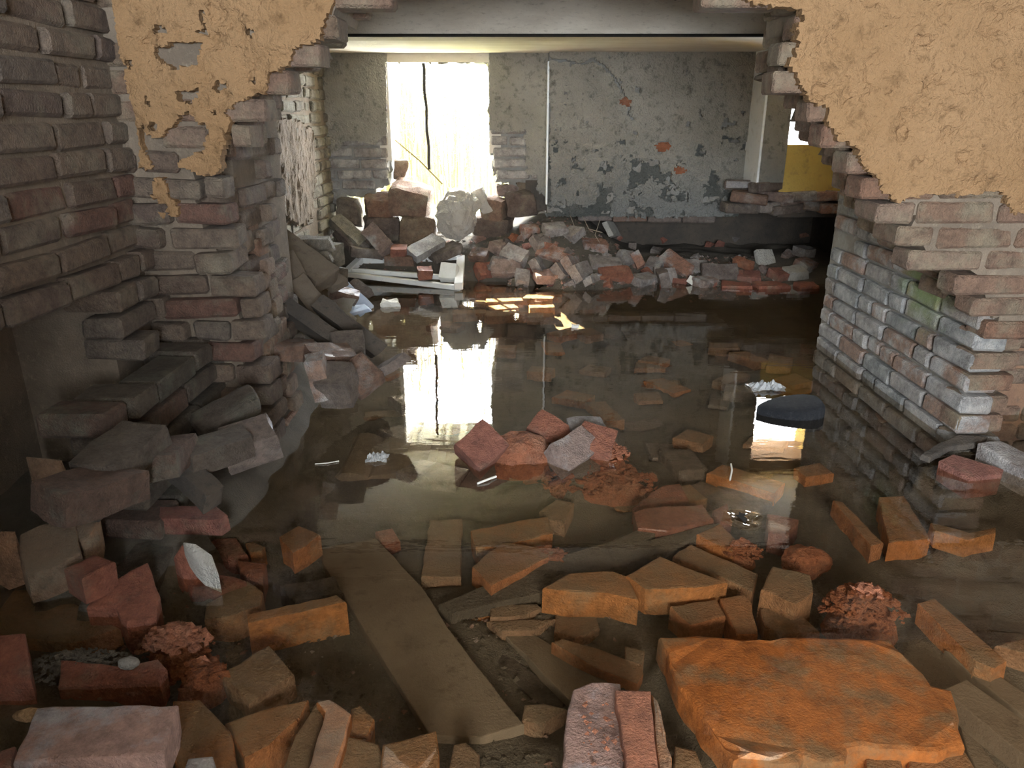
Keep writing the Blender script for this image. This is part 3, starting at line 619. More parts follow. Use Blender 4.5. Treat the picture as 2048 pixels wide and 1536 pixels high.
# bricks at the bottom right
B([(1146, 1378), (1183, 1363), (1241, 1366), (1250, 1560), (1126, 1560), (1132, 1440)], (.015, .03), .08, 'pink', 'pinkish brick with crumbs on top at the water edge')
B([(1231, 1378), (1302, 1380), (1308, 1450), (1322, 1560), (1255, 1560)], (.05, .06), .12, 'crumb', 'bright red broken brick with a flaking face')
B([(1302, 1384), (1316, 1400), (1352, 1560), (1322, 1560)], (.0, .02), .1, 'sunk_orange')
B([(1466, 1530), (1600, 1532), (1610, 1560), (1470, 1560)], -.02, .08, 'sunk_orange')
B([(1730, 1502), (1800, 1508), (1812, 1560), (1740, 1560)], -.03, .08, 'sunk_orange')
B([(1815, 1510), (1930, 1500), (1965, 1560), (1820, 1560)], -.03, .08, 'sunk_orange')
B([(1350, 1490), (1392, 1500), (1420, 1560), (1350, 1560)], -.06, .06, 'sunk_brown')
# middle bricks
B([(1085, 1175), (1138, 1145), (1226, 1141), (1256, 1152), (1278, 1200), (1217, 1186), (1115, 1180)], -.04, .08, 'sunk_orange', 'thin orange brick with a lit front edge before the black beam')
B([(1252, 1150), (1320, 1111), (1437, 1157), (1456, 1165), (1393, 1175), (1290, 1178)], -.03, .08, 'sunk_orange', 'wedge-shaped orange brick beside the black beam')
B([(1340, 1211), (1434, 1196), (1452, 1231), (1381, 1250)], -.06, .08, 'sunk_orange')
B([(1440, 1196), (1490, 1187), (1504, 1205), (1516, 1268), (1475, 1268)], -.06, .08, 'sunk_orange')
B([(1522, 1178), (1545, 1131), (1621, 1149), (1627, 1183), (1592, 1208)], -.03, .1, 'sunk_brown')
B([(1346, 1111), (1381, 1087), (1449, 1117), (1516, 1146), (1504, 1184), (1452, 1158)], -.07, .07, 'sunk_brown')
B([(1393, 1067), (1440, 1046), (1487, 1093), (1466, 1104)], -.06, .07, 'sunk_orange')
B([(1267, 1023), (1290, 1016), (1405, 1008), (1428, 1038), (1334, 1061), (1276, 1055)], -.05, .08, 'wet_red')
B([(1265, 1015), (1300, 985), (1325, 970), (1360, 966), (1378, 998)], -.07, .07, 'wet_red')
B([(1425, 1020), (1455, 1005), (1465, 1040), (1440, 1044)], -.06, .07, 'wet_red')
B([(1534, 1026), (1598, 1038), (1575, 1073), (1537, 1064)], -.05, .07, 'wet_red')
B([(859, 1039), (924, 1036), (922, 1152), (842, 1152)], -.1, .065, 'sunk_brown', 'grey-brown brick lying lengthwise beside the wide board')
B([(941, 1060), (1020, 1044), (1095, 1032), (1106, 1067), (996, 1094), (951, 1094)], -.07, .08, 'sunk_orange')
B([(944, 1132), (1002, 1084), (1095, 1094), (1112, 1104), (1074, 1125), (982, 1172)], -.06, .07, 'sunk_orange')
B([(1078, 1022), (1112, 998), (1149, 1005), (1129, 1046), (1100, 1040)], -.08, .065, 'sunk_brown')
B([(750, 1062), (785, 1055), (800, 1080), (770, 1094)], -.1, .06, 'wet_red')
B([(980, 1207), (1075, 1206), (1084, 1215), (1049, 1230), (980, 1234)], -.11, .06, 'sunk_brown')
B([(929, 1223), (977, 1216), (980, 1231), (945, 1242)], -.13, .05, 'sunk_orange')
B([(973, 1241), (1113, 1236), (1068, 1260), (1002, 1262)], -.12, .05, 'sunk_brown')
B([(1049, 1408), (1087, 1405), (1135, 1417), (1084, 1450), (1043, 1440)], -.1, .06, 'sunk_brown')
B([(1110, 1218), (1190, 1215), (1200, 1255), (1150, 1275), (1108, 1262)], -.12, .06, 'sunk_brown')
B([(1250, 1290), (1290, 1300), (1285, 1330), (1250, 1318)], -.09, .06, 'sunk_brown')
B([(1520, 1215), (1560, 1205), (1610, 1235), (1640, 1262), (1560, 1268), (1530, 1250)], -.08, .07, 'sunk_brown')
B([(1666, 999), (1686, 1003), (1768, 1085), (1742, 1092)], -.06, .06, 'sunk_orange')
B([(1758, 993), (1808, 990), (1862, 1078), (1777, 1086)], -.06, .07, 'sunk_orange')
B([(1862, 1044), (1938, 1064), (1992, 1053), (1992, 1066), (1935, 1080), (1870, 1060)], -.02, .06, 'sunk_orange')
B([(1878, 920), (1906, 907), (2008, 938), (2004, 949), (1938, 957)], (.035, .01), .075, 'wet_red', 'red brick at the foot of the pier, just above the water')
B([(1956, 885), (2000, 880), (2060, 908), (2060, 945), (2030, 930)], (.06, .03), .09, 'rubble', 'whitened brick at the foot of the pier beside the red one')
B([(1990, 1290), (2060, 1270), (2060, 1310)], -.05, .05, 'sunk_brown')
poly_slab('rotten_board', [(1842, 908), (1868, 890), (1915, 868), (1975, 872), (1960, 885), (1900, 893), (1862, 915)], (.05, .03), .02, 'wood_dark', 'rotten dark board strip at the foot of the pier', 'board', seed=21)
r_ = random.Random(77)
for k in range(70):
    px, py = r_.uniform(760, 1640), r_.uniform(640, 1010)
    if py > 860 and 900 < px < 1270 and py < 960: continue
    p = onZ(px, py, -.12); a = r_.uniform(0, math.pi); L, w = r_.uniform(.12, .25), r_.uniform(.09, .13)
    if abs(p.x) > 1.42 or p.y > 4.9: continue
    c, s_ = math.cos(a), math.sin(a)
    q = [(p.x + c * x - s_ * y, p.y + s_ * x + c * y) for x, y in ((-L / 2, -w / 2), (L / 2 * r_.uniform(.7, 1), -w / 2), (L / 2, w / 2), (-L / 2, w / 2 * r_.uniform(.6, 1)))]
    zz = r_.uniform(-.15, -.07)
    pp = []
    for (x, y) in q:
        d = Vector((x, y, zz)) - O; cc, ss = math.cos(PITCH), math.sin(PITCH); zd = d.y * cc - d.z * ss; yd = d.y * ss + d.z * cc
        pp.append((1024 + FPX * d.x / zd, 768 - FPX * yd / zd))
    B(pp, zz, .05, r_.choice(['sunk_brown', 'sunk_brown', 'sunk_orange', 'rubble_dark']), 'brick on the silt under the deeper middle of the pool', 'bricks sunk in the middle of the pool', seed=k + 200)
# sunlit ones close to the far bank
for k in range(26):
    px, py = r_.uniform(930, 1100), r_.uniform(572, 632)
    p = onZ(px, py, -.03); a = r_.uniform(-.35, .35); L, w = r_.uniform(.12, .25), r_.uniform(.07, .12)
    c, s_ = math.cos(a), math.sin(a); zz = r_.uniform(-.05, -.015); pp = []
    for x, y in ((-L / 2, -w / 2), (L / 2, -w / 2 * r_.uniform(.5, 1)), (L / 2, w / 2), (-L / 2, w / 2)):
        d = Vector((p.x + c * x - s_ * y, p.y + s_ * x + c * y, zz)) - O; cc, ss = math.cos(PITCH), math.sin(PITCH); zd = d.y * cc - d.z * ss; yd = d.y * ss + d.z * cc
        pp.append((1024 + FPX * d.x / zd, 768 - FPX * yd / zd))
    B(pp, zz, .05, 'sunk_brown', 'sunlit brick in the bright patch before the far bank', 'bricks in the sunlit patch', seed=k + 400)

# ---------------------------------------------------------------- floor mesh
gx = np.arange(-1.6, 2.5, .025); gy = np.arange(.2, 6.3, .025)
GX, GY = np.meshgrid(gx, gy, indexing='ij'); H = base_h(GX.ravel(), GY.ravel()).reshape(GX.shape)
H0 = H.copy()
for poly, zb in FOOT:
    xs = [q[0] for q in poly]; ys = [q[1] for q in poly]
    i0, i1 = np.searchsorted(gx, min(xs)) - 1, np.searchsorted(gx, max(xs)) + 1; j0, j1 = np.searchsorted(gy, min(ys)) - 1, np.searchsorted(gy, max(ys)) + 1
    i0, j0 = max(i0, 0), max(j0, 0)
    if i1 <= i0 or j1 <= j0: continue
    m = inpoly(GX[i0:i1, j0:j1].ravel(), GY[i0:i1, j0:j1].ravel(), poly).reshape(GX[i0:i1, j0:j1].shape)
    S = H[i0:i1, j0:j1]; S[m] = np.minimum(np.maximum(S[m], zb + .01), zb + .012)
for _ in range(1):
    Hs = H.copy(); Hs[1:-1, 1:-1] = (H[1:-1, 1:-1] * 4 + H[:-2, 1:-1] + H[2:, 1:-1] + H[1:-1, :-2] + H[1:-1, 2:]) / 8; H = Hs
fv = np.stack([GX, GY, H], -1).reshape(-1, 3); nx, ny = GX.shape
ii, jj = np.meshgrid(np.arange(nx - 1), np.arange(ny - 1), indexing='ij'); a = (ii * ny + jj).ravel()
ff = np.stack([a, a + ny, a + ny + 1, a + 1], 1)
fl = link('floor', mesh('floor', fv.tolist(), ff.tolist(), True), 'mud'); tag(fl, 'dark silt floor under the flood water', 'floor', kind='structure')
def fh(x, y):
    i = min(max(int((x - gx[0]) / .025 + .5), 0), nx - 1); j = min(max(int((y - gy[0]) / .025 + .5), 0), ny - 1); return float(H[i, j])
def drop(px, py):
    d = ray(px, py); t = .4
    while t < 8:
        p = O + d * t
        if p.z <= fh(p.x, p.y) or p.y > 6.2: return p
        t += .008
    return p

# ---------------------------------------------------------------- rubble bricks, chunks
def chunk_mesh(L, Wd, Hh, seed, cuts=3, amp=.006, rnd=.25, brk=0.0, nsc=14):
    bm = bmesh.new(); bmesh.ops.create_cube(bm, size=1.0)
    if cuts: bmesh.ops.subdivide_edges(bm, edges=bm.edges[:], cuts=cuts, use_grid_fill=True)
    co = np.array([v.co for v in bm.verts])
    cs = np.sign(co) * np.abs(co * 2) / 2
    l6 = (np.abs(co * 2) ** 8).sum(1) ** (1 / 8)
    co = co / l6[:, None] * (1 - rnd) + co * rnd if rnd < 1 else co
    p = co * np.array([L, Wd, Hh])
    if brk:
        rr = random.Random(seed); t = p[:, 0] > 0
        cut = (p[:, 1] / Wd) * rr.uniform(-1, 1) * brk * L + (p[:, 2] / Hh) * rr.uniform(-1, 1) * brk * L
        p[:, 0] += np.where(t, cut * (p[:, 0] / (L / 2)), 0)
    n = np.stack([fbm(p + seed * 1.37 + k * 5.1, nsc, 3) for k in range(3)], 1)
    p = p + n * amp * 2
    for v, q in zip(bm.verts, p): v.co = q
    me = bpy.data.meshes.new('chunk'); bm.to_mesh(me); bm.free(); return me
RS = [1000]
def put(name, p, L, Wd, Hh, rot, mat, label, cat, group=None, amp=.006, brk=.15, cuts=4, rnd=.72, nsc=14, smooth=False):
    RS[0] += 1
    me = chunk_mesh(L, Wd, Hh, RS[0], cuts, amp, rnd, brk, nsc)
    if smooth: me.polygons.foreach_set('use_smooth', [True] * len(me.polygons))
    o = link(name, me, mat); o.location = p; o.rotation_euler = tuple(math.radians(q) for q in rot)
    if label: tag(o, label, cat, group)
    return o
G_B = 'bricks spilled on the bank below the panel'; L_B = 'grey-red brick in the rubble bank below the plaster panel'
def rb(px, py, L, rot, mat='rubble', label=None, lift=.03, Wd=.12, Hh=.066, **k):
    p = drop(px, py); p = p + Vector((0, .02, lift))
    if label is None: label, g = L_B, G_B
    else: g = k.pop('group', None)
    return put('brick', p, L, Wd, Hh, rot, mat, label, 'brick', g, **k)
# rot = (tilt of the top toward the camera +, roll, yaw)
rb(1014, 552, .22, (48, 0, -6), 'rubble', 'grey brick with a wet red foot at the sunlit water edge', lift=.05)
rb(1031, 520, .2, (42, 10, -38)); rb(1079, 548, .2, (55, 0, 70), lift=.06); rb(1107, 519, .23, (35, 8, -22))
rb(1082, 492, .13, (40, 0, 40), 'rubble', 'small greenish brick piece on the dark soil', lift=.02)
rb(1110, 468, .17, (15, 0, 12), 'rubble', 'pale-topped brick high on the bank under the panel corner')
rb(1146, 546, .19, (50, 10, 62), lift=.05); rb(1162, 560, .18, (58, 0, 58), lift=.05); rb(1185, 568, .16, (60, 0, 60), lift=.03, Wd=.06)
rb(1209, 537, .22, (20, 8, 18)); rb(1231, 560, .25, (30, 0, 10), 'wet_red', 'long rough red brick low on the bank'); rb(1275, 538, .13, (60, 20, 80), lift=.06)
rb(1287, 570, .2, (8, 0, 42)); rb(1326, 575, .2, (75, 0, 88), 'rubble_dark', 'dark brick standing on end in the water', lift=.06)
rb(1354, 545, .27, (28, 25, -42), 'rubble', 'long pale brick leaning across the bank', lift=.05); rb(1439, 560, .26, (65, 0, -3), 'rubble_dark', 'long dark brick on edge with a white end', lift=.05)
rb(1487, 537, .15, (20, 10, -48), 'crumb', 'pink brick splinter leaning in front of the void', Wd=.06)
rb(1528, 530, .13, (70, 0, 20), 'stone', 'pale triangular shard standing before the void', lift=.05, Hh=.035, brk=.5)
rb(1541, 583, .22, (5, 0, 5), 'wet_red', 'flat red brick at the water edge near the pier', lift=.02); rb(1473, 580, .2, (4, 0, -12), 'wet_red', 'flat wet red piece beside the dark brick', lift=.01)
rb(1589, 558, .16, (12, 0, 14), 'stone', 'pale rounded brick beside the pier', lift=.04); rb(1610, 540, .13, (20, 0, 40)); rb(1608, 520, .12, (5, 0, 30), lift=.06)
rb(1614, 584, .14, (5, 0, 5), 'wet_red', 'red brick end against the foot of the limewashed pier', lift=.02); rb(1389, 572, .07, (20, 20, 30), 'white_scrap', 'small white block at the water edge', Wd=.06, Hh=.05)
rb(1330, 562, .16, (70, 0, 0)); rb(1222, 478, .24, (62, 8, 70), 'stone', 'pale wedge-shaped shard leaning under the panel edge', lift=.07, Hh=.04, brk=.35)
rb(1190, 500, .18, (15, 5, 10)); rb(1030, 485, .07, (30, 20, 40), 'crumb', 'small bright orange brick fragment on the dark soil', Wd=.05, Hh=.04)
rb(984, 466, .13, (4, 0, 4), 'stone', 'pale squared block beside the limestone boulder', Hh=.07); rb(1097, 563, .2, (12, 0, 12)); rb(1121, 553, .1, (40, 10, 60)); rb(1045, 566, .1, (30, 10, 10))
rb(1255, 527, .12, (40, 5, 30)); rb(1310, 540, .12, (30, 5, -30)); rb(1385, 545, .13, (35, 0, 20)); rb(1410, 575, .14, (10, 0, 35)); rb(1500, 565, .16, (15, 0, -20), 'wet_red', 'broken red brick between the dark brick and the pier'); rb(1560, 560, .14, (15, 5, 25), 'wet_red', 'red half brick below the pale rounded one')
rb(970, 552, .14, (40, 0, 30), 'wet_red', 'small red brick beside the window frame corner'); rb(995, 540, .1, (50, 0, -30)); rb(960, 520, .14, (20, 0, -20), 'rubble_dark', 'dark brick behind the window frame corner'); rb(1000, 505, .14, (20, 0, 50)); rb(1060, 470, .12, (10, 0, 20)); rb(1145, 478, .14, (30, 0, -50))
rng = random.Random(31)
for k in range(46):
    rb(rng.uniform(950, 1620), rng.uniform(470, 585), rng.uniform(.05, .12), (rng.uniform(-30, 60), rng.uniform(-30, 30), rng.uniform(0, 180)), rng.choice(['rubble', 'rubble', 'wet_red', 'rubble_dark']), 'small broken brick lump on the bank', lift=.012, Wd=rng.uniform(.04, .08), Hh=rng.uniform(.03, .06), brk=.3, group='small brick lumps on the bank')

# under the window: masonry blocks with chinks of daylight between them
def block(px, py, y, L, Wd, Hh, rot, mat, label, **k):
    return put('masonry_block', onY(px, py, y), L, Wd, Hh, rot, mat, label, 'masonry block', None, amp=.02, cuts=5, rnd=.2, nsc=7, **k)
block(762, 412, 5.72, .2, .2, .18, (10, 0, 8), 'brick_front', 'brown masonry block on top of the breach beside the jamb')
block(822, 398, 5.7, .3, .24, .22, (18, 12, -5), 'brick_front', 'big reddish masonry block sloping in the window breach')
block(765, 458, 5.68, .26, .2, .2, (0, 0, 12), 'brick_left', 'dark brown masonry block low beside the brick wall')
block(838, 462, 5.66, .27, .2, .22, (0, 0, -4), 'brick_front', 'square brown masonry block under the sloping one')
block(985, 420, 5.68, .17, .18, .17, (8, 0, -10), 'brick_front', 'brown masonry block right of the limestone boulder')
block(1040, 408, 5.7, .24, .2, .17, (0, 0, 6), 'brick_left', 'dark wide masonry block at the panel edge')
block(1010, 380, 5.78, .16, .16, .09, (0, 0, 20), 'rubble', 'grey-pink broken brick lump on top of the breach')
block(1052, 372, 5.8, .14, .14, .16, (0, 10, 0), 'brick_front', 'reddish block under the window right jamb')
block(985, 452, 5.72, .3, .2, .14, (0, 0, 0), 'brick_left', 'dark masonry block behind the pale squared block')
block(800, 335, 5.86, .1, .14, .14, (0, 0, 4), 'brick_front', 'red brick stub standing at the left window jamb')
block(700, 425, 5.72, .16, .2, .2, (0, 0, 0), 'brick_left', 'dark block in the corner under the plaster')
BOULDER = onY(916, 430, 5.58)
block(965, 400, 5.64, .08, .1, .2, (0, -24, 0), 'stone', 'pale stone sliver beside the boulder')
def lb(px, py, y, L, rot, mat, label, Wd=.12, Hh=.066, name='brick', cat='brick', **k): return put(name, onY(px, py, y), L, Wd, Hh, rot, mat, label, cat, None, **k)
lb(695, 462, 5.45, .27, (20, 38, -20), 'brick_far', 'long yellowed brick leaning in the far corner')
lb(703, 482, 5.42, .25, (20, 40, -16), 'rubble_dark', 'dark brick under the leaning yellowed one')
lb(757, 480, 5.4, .25, (50, 35, -40), 'rubble', 'brick with a mortar-patterned face leaning by the breach')
lb(798, 502, 5.3, .11, (10, 0, 4), 'wet_red', 'pink brick end sitting on the back rail of the frame')
lb(850, 496, 5.35, .26, (28, -18, 42), 'brick_right', 'smooth grey brick leaning behind the frame')
lb(888, 505, 5.4, .22, (10, -15, 35), 'rubble_dark', 'dark brick beside the smooth grey one')
lb(850, 546, 5.12, .1, (5, 0, 10), 'wet_red', 'red brick end inside the window frame')
lb(898, 545, 5.12, .12, (45, 0, -10), 'white_paint', 'whitish brick inside the frame corner')
lb(730, 505, 5.35, .22, (0, 10, 20), 'rubble_dark', 'dark brick behind the frame left corner')
lb(800, 520, 5.3, .2, (0, 0, -10), 'rubble_dark', 'dark brick lying under the frame back rail')

# far-left heap: weathered timbers, dark boards, bricks
def lt(px, py, y, L, rot, mat, label, Wd=.1, Hh=.05, **k): return put('timber', onY(px, py, y), L, Wd, Hh, rot, mat, label, 'timber', None, amp=.006, brk=.1, cuts=4, nsc=20, **k)
lt(600, 525, 3.6, .34, (20, 30, -22), 'wood', 'grey weathered timber on top of the collapsed heap', Wd=.16, Hh=.1)
lt(575, 560, 3.4, .24, (10, 60, -30), 'wood', 'split grey timber end facing the pool', Wd=.14, Hh=.1)
lt(650, 548, 3.7, .22, (20, 30, -30), 'wood', 'short pale timber sliding toward the water', Wd=.1)
lt(620, 598, 3.3, .22, (30, 45, -25), 'wood', 'furry grey timber above the dark boards', Wd=.09)
lt(606, 640, 2.95, .36, (-50, 32, -14), 'wood_dark', 'long dark board sloping down the heap', Wd=.1, Hh=.06)
lt(698, 655, 3.1, .34, (-40, 36, -14), 'wood_dark', 'dark board beside it with a pale end at the water', Wd=.1, Hh=.07)
lb(626, 488, 3.9, .2, (0, 0, 12), 'brick_far', 'yellowed brick on the heap against the far side wall')
lb(620, 512, 3.85, .22, (0, 0, 10), 'brick_far', 'brick under the yellowed one by the far side wall')
lb(657, 510, 4.0, .12, (0, 0, 60), 'brick_far', 'small yellow brick end beside the far side wall', Hh=.12)
lb(664, 545, 4.1, .12, (0, 10, 50), 'brick_far', 'yellow brick stub at the frame corner')
lb(696, 700, 2.85, .13, (40, 0, 20), 'rubble_dark', 'rough dark cube of brick at the board ends', Hh=.11)
lb(638, 752, 2.55, .15, (0, 80, 10), 'brick_right', 'pale grey brick standing upright in the heap edge', Wd=.1)
lb(676, 770, 2.55, .12, (25, 0, -10), 'rubble_dark', 'dark fibrous brick half beside the upright grey one', Hh=.12)
lb(722, 752, 2.65, .13, (30, 30, -30), 'rubble_dark', 'tilted brick corner at the water edge')
lb(782, 730, 2.75, .13, (-20, -25, 30), 'rubble_dark', 'small slab tipping into the pool', Hh=.04)
lb(660, 715, 2.7, .18, (10, 10, 40), 'rubble_dark', 'dark brick under the board ends', Wd=.13)
lb(520, 600, 2.9, .24, (0, 10, 60), 'rubble_dark', 'sooty brick in the shadow of the jamb')
lb(560, 700, 2.7, .24, (0, 10, 30), 'rubble_dark', 'sooty brick deep in the dark hollow')
lb(455, 830, 2.15, .2, (10, -20, 30), 'brick_shade', 'rounded grey brick below the footing', rnd=.1)
lb(500, 885, 2.0, .15, (15, -10, 25), 'rubble_dark', 'wet glistening brick at the footing edge', Hh=.09)
lb(430, 900, 1.9, .2, (0, 0, 50), 'brick_shade', 'shade-darkened brick at the bottom of the footing')
lb(245, 905, 1.66, .22, (4, -6, 82), 'brick_shade', 'grey brick fallen along the foot of the footing')
lb(180, 985, 1.5, .2, (6, 10, 68), 'brick_shade', 'shade-darkened brick next to the fallen one', Hh=.075)
lb(330, 915, 1.78, .22, (-4, 10, 100), 'brick_shade', 'brown brick sliding from the broken footing')
lb(385, 960, 1.8, .2, (0, 20, -35), 'wood_dark', 'dark stick-like brick with a bright tip', Wd=.06)
lb(715, 585, 4.35, .14, (35, 20, -35), 'rubble_dark', 'dark brick corner above the pale blue boards')
lb(688, 590, 4.1, .16, (10, 20, 20), 'rubble_dark', 'dark lump left of the pale blue boards')
put('blue_board', onY(703, 594, 4.2), .24, .11, .018, tuple((25, 32, -32)), 'blue_scrap', 'pale blue board leaning on the heap', 'board')
put('blue_board', onY(706, 621, 4.05), .17, .12, .016, tuple((5, -8, 12)), 'blue_scrap', 'pale blue board lying flat at the water', 'board')
put('tile_piece', onY(683, 610, 4.0), .13, .1, .02, tuple((30, 5, -12)), 'stone', 'speckled white tile piece on the heap', 'tile')
put('tile_piece', onY(688, 633, 3.85), .12, .07, .02, tuple((20, 25, -30)), 'stone', 'narrow grey tile piece below the speckled one', 'tile')
put('foam_scrap', onZ(780, 607, .015), .11, .05, .045, (0, 0, 8), 'white_scrap', 'white foam scrap floating before the blue boards', 'foam scrap', amp=.012, nsc=25)
put('foam_scrap', onZ(737, 614, .01), .06, .03, .02, (0, 0, 8), 'white_scrap', 'small white foam chip at the blue board', 'foam scrap', amp=.008, nsc=25)
put('foam_scrap', onZ(1150, 653, .006), .045, .02, .018, (0, 0, 0), 'white_scrap', 'tiny white chip floating in the middle of the pool', 'foam scrap', amp=.006, nsc=30)

# ---------------------------------------------------------------- window frame lying in the water
wfz = empty('casement', onZ(800, 548, 0)); tag(wfz, 'old white wooden window sash lying at the water edge', 'window')
def bar(name, a, b, w, t, mat, parent):
    a, b = Vector(a), Vector(b); d = (b - a); L = d.length; x = d.normalized(); z = Vector((0, 0, 1)); y = z.cross(x).normalized(); z = x.cross(y)
    bm = bmesh.new(); bmesh.ops.create_cube(bm, size=1.0)
    for v in bm.verts: v.co = Vector((v.co.x * L, v.co.y * w, v.co.z * t))
    bmesh.ops.bevel(bm, geom=bm.edges[:], offset=.004, segments=1, affect='EDGES')
    me = bpy.data.meshes.new(name); bm.to_mesh(me); bm.free(); o = link(name, me, mat)
    Mx = Matrix((x, y, z)).transposed().to_4x4(); Mx.translation = (a + b) / 2
    o.matrix_world = Mx
    if parent is not None:
        o.parent = parent; o.matrix_parent_inverse = Matrix.Translation(parent.location).inverted()
    return o
A_, B_, C_, D_ = onZ(722, 520, .12), onZ(922, 518, .12), onZ(917, 573, .035), onZ(694, 546, .05)
bar('rail', A_, B_, .05, .05, 'white_paint', wfz); bar('stile', C_, B_ + (B_ - C_) * .04, .06, .05, 'white_paint', wfz)
bar('stile', D_, A_ + (A_ - D_) * .04, .06, .05, 'white_paint', wfz)
bar('glazing_bar', onZ(706, 541, .065), onZ(908, 556, .05), .03, .035, 'white_paint', wfz)
bar('rail', onZ(684, 547, .045), onZ(922, 576, .015), .04, .035, 'white_paint', wfz)

# ---------------------------------------------------------------- island heap in the middle
lb(962, 898, 2.36, .14, (35, -25, 40), 'wet_red', 'smooth maroon brick corner standing at the island tip', Wd=.13, Hh=.1, brk=.1)
lb(1100, 866, 2.5, .15, (25, 20, -32), 'wet_red', 'brick with a pale flaky top at the back of the island', Wd=.1)
lb(1145, 902, 2.37, .17, (40, -10, 45), 'rubble', 'grey-topped brick in the middle of the island', Wd=.11, Hh=.08)
lb(1190, 888, 2.42, .13, (25, 10, -20), 'wet_red', 'red broken brick at the right of the island', Hh=.08)
lb(1172, 866, 2.5, .13, (10, 0, 10), 'rubble', 'purple-grey brick behind the red one on the island')
def clump(name, p, rx, ry, rz, mat, label, seed, amp=.03, sub=4, nsc=16, cat='clay lump'):
    bm = bmesh.new(); bmesh.ops.create_icosphere(bm, subdivisions=sub, radius=1.0)
    co = np.array([v.co for v in bm.verts]) * np.array([rx, ry, rz])
    n = fbm(co + seed * 3.1, nsc, 4); n2 = np.abs(fbm(co * np.array([1, 1, 2.5]) + seed, nsc * 2.2, 3))
    nrm = co / np.array([rx, ry, rz]); co = co + nrm * (n * amp - n2 * amp * .8)[:, None]
    for v, q in zip(bm.verts, co): v.co = q
    me = bpy.data.meshes.new(name); bm.to_mesh(me); bm.free(); o = link(name, me, mat); o.location = p; tag(o, label, cat); return o
clump('boulder', BOULDER, .155, .14, .2, 'stone', 'pale rounded limestone boulder hanging in the breach', 21, amp=.075, nsc=5.5, cat='boulder')
clump('clay_lump', onZ(1040, 905, .01), .12, .09, .07, 'crumb', 'layered dark red crumbling lump on the island', 1)
def crumble(p, rx, ry, rz, n, label, seed, smin=.006, smax=.022, mat='crumb'):
    rr = random.Random(seed); V = []; F = []
    for k in range(n):
        a = rr.uniform(0, 2 * math.pi); q = rr.random() ** .6; x, y = rx * q * math.cos(a), ry * q * math.sin(a); z = rz * max(0, 1 - q * q) * rr.uniform(.75, 1.05)
        sz_ = rr.uniform(smin, smax) * (1.2 - .5 * q); e = Euler((rr.uniform(-.5, .5), rr.uniform(-.5, .5), rr.uniform(0, 6.3))); m = rr.randint(4, 6); n0 = len(V); t = sz_ * rr.uniform(.25, .6)
        ang = sorted(rr.uniform(0, 2 * math.pi) for _ in range(m))
        for zz in (t / 2, -t / 2):
            for g_ in ang:
                w = Vector((math.cos(g_) * sz_ * rr.uniform(.8, 1.1), math.sin(g_) * sz_ * rr.uniform(.6, 1.0), zz)); w.rotate(e); V.append((x + w.x, y + w.y, z + w.z))
        F.append(tuple(n0 + i for i in range(m))); F.append(tuple(n0 + m + i for i in range(m - 1, -1, -1)))
        for i in range(m): F.append((n0 + i, n0 + m + i, n0 + m + (i + 1) % m, n0 + (i + 1) % m))
    # a solid heart so that the pile is closed
    n0 = len(V)
    for j in range(6):
        for i in range(14):
            f = j / 5; V.append((rx * .92 * (1 - f) ** .6 * math.cos(i * math.tau / 14), ry * .92 * (1 - f) ** .6 * math.sin(i * math.tau / 14), -.06 + (rz * .85 + .06) * f ** .7))
    for j in range(5):
        for i in range(14): F.append((n0 + j * 14 + i, n0 + j * 14 + (i + 1) % 14, n0 + j * 14 + 14 + (i + 1) % 14, n0 + j * 14 + 14 + i))
    o = link('crumbled_brick', mesh('crumbled_brick', V, F), mat); o.location = p; tag(o, label, 'crumbled brick'); return o
crumble(onZ(355, 1290, -.01), .085, .05, .045, 150, 'cracked orange-red crumbling brick by the wet red brick', 5)
crumble(onZ(398, 1350, -.03), .06, .05, .02, 60, 'cracked clay flakes spreading under shallow water', 6, .008, .025)
crumble(onZ(1725, 1228, -.07), .105, .085, .075, 260, 'rounded crumbling red clay heap behind the rust slab', 7)
crumble(onZ(1095, 1120, -.09), .07, .05, .03, 60, 'crumbling red brick beside the black beam', 8)
crumble(onZ(1040, 915, -.01), .12, .07, .075, 170, 'flaking red heap filling the middle of the island', 9)
crumble(onZ(1215, 912, -.01), .08, .06, .045, 90, 'flaking red heap at the island end', 10)
crumble(onZ(1190, 965, -.08), .24, .09, .05, 200, 'reddish flakes spread under water before the island', 11, .008, .03)
crumble(onZ(1480, 1105, -.08), .06, .05, .03, 60, 'small crumbling brick under the rippled patch', 12)
clump('clay_lump', onZ(1610, 1125, -.08), .07, .05, .05, 'crumb', 'small crumbling lump behind the clay heap', 8, amp=.02, nsc=18)
so = crumble(onZ(160, 1338, -.005), .13, .06, .035, 420, 'dark crumbly soil on the wet red brick', 13, .003, .009, 'mud'); so.name = 'soil_heap'; so['category'] = 'soil'
clump('pebble', onZ(258, 1326, .035), .022, .014, .014, 'mortar_grey', 'grey pebble on the wet red brick', 10, amp=.004, sub=3, nsc=40, cat='pebble')
clump('pebble', onZ(60, 1430, .04), .035, .014, .015, 'plaster_tan', 'pale yellow stone behind the big pitted brick', 11, amp=.006, sub=3, nsc=40, cat='pebble')

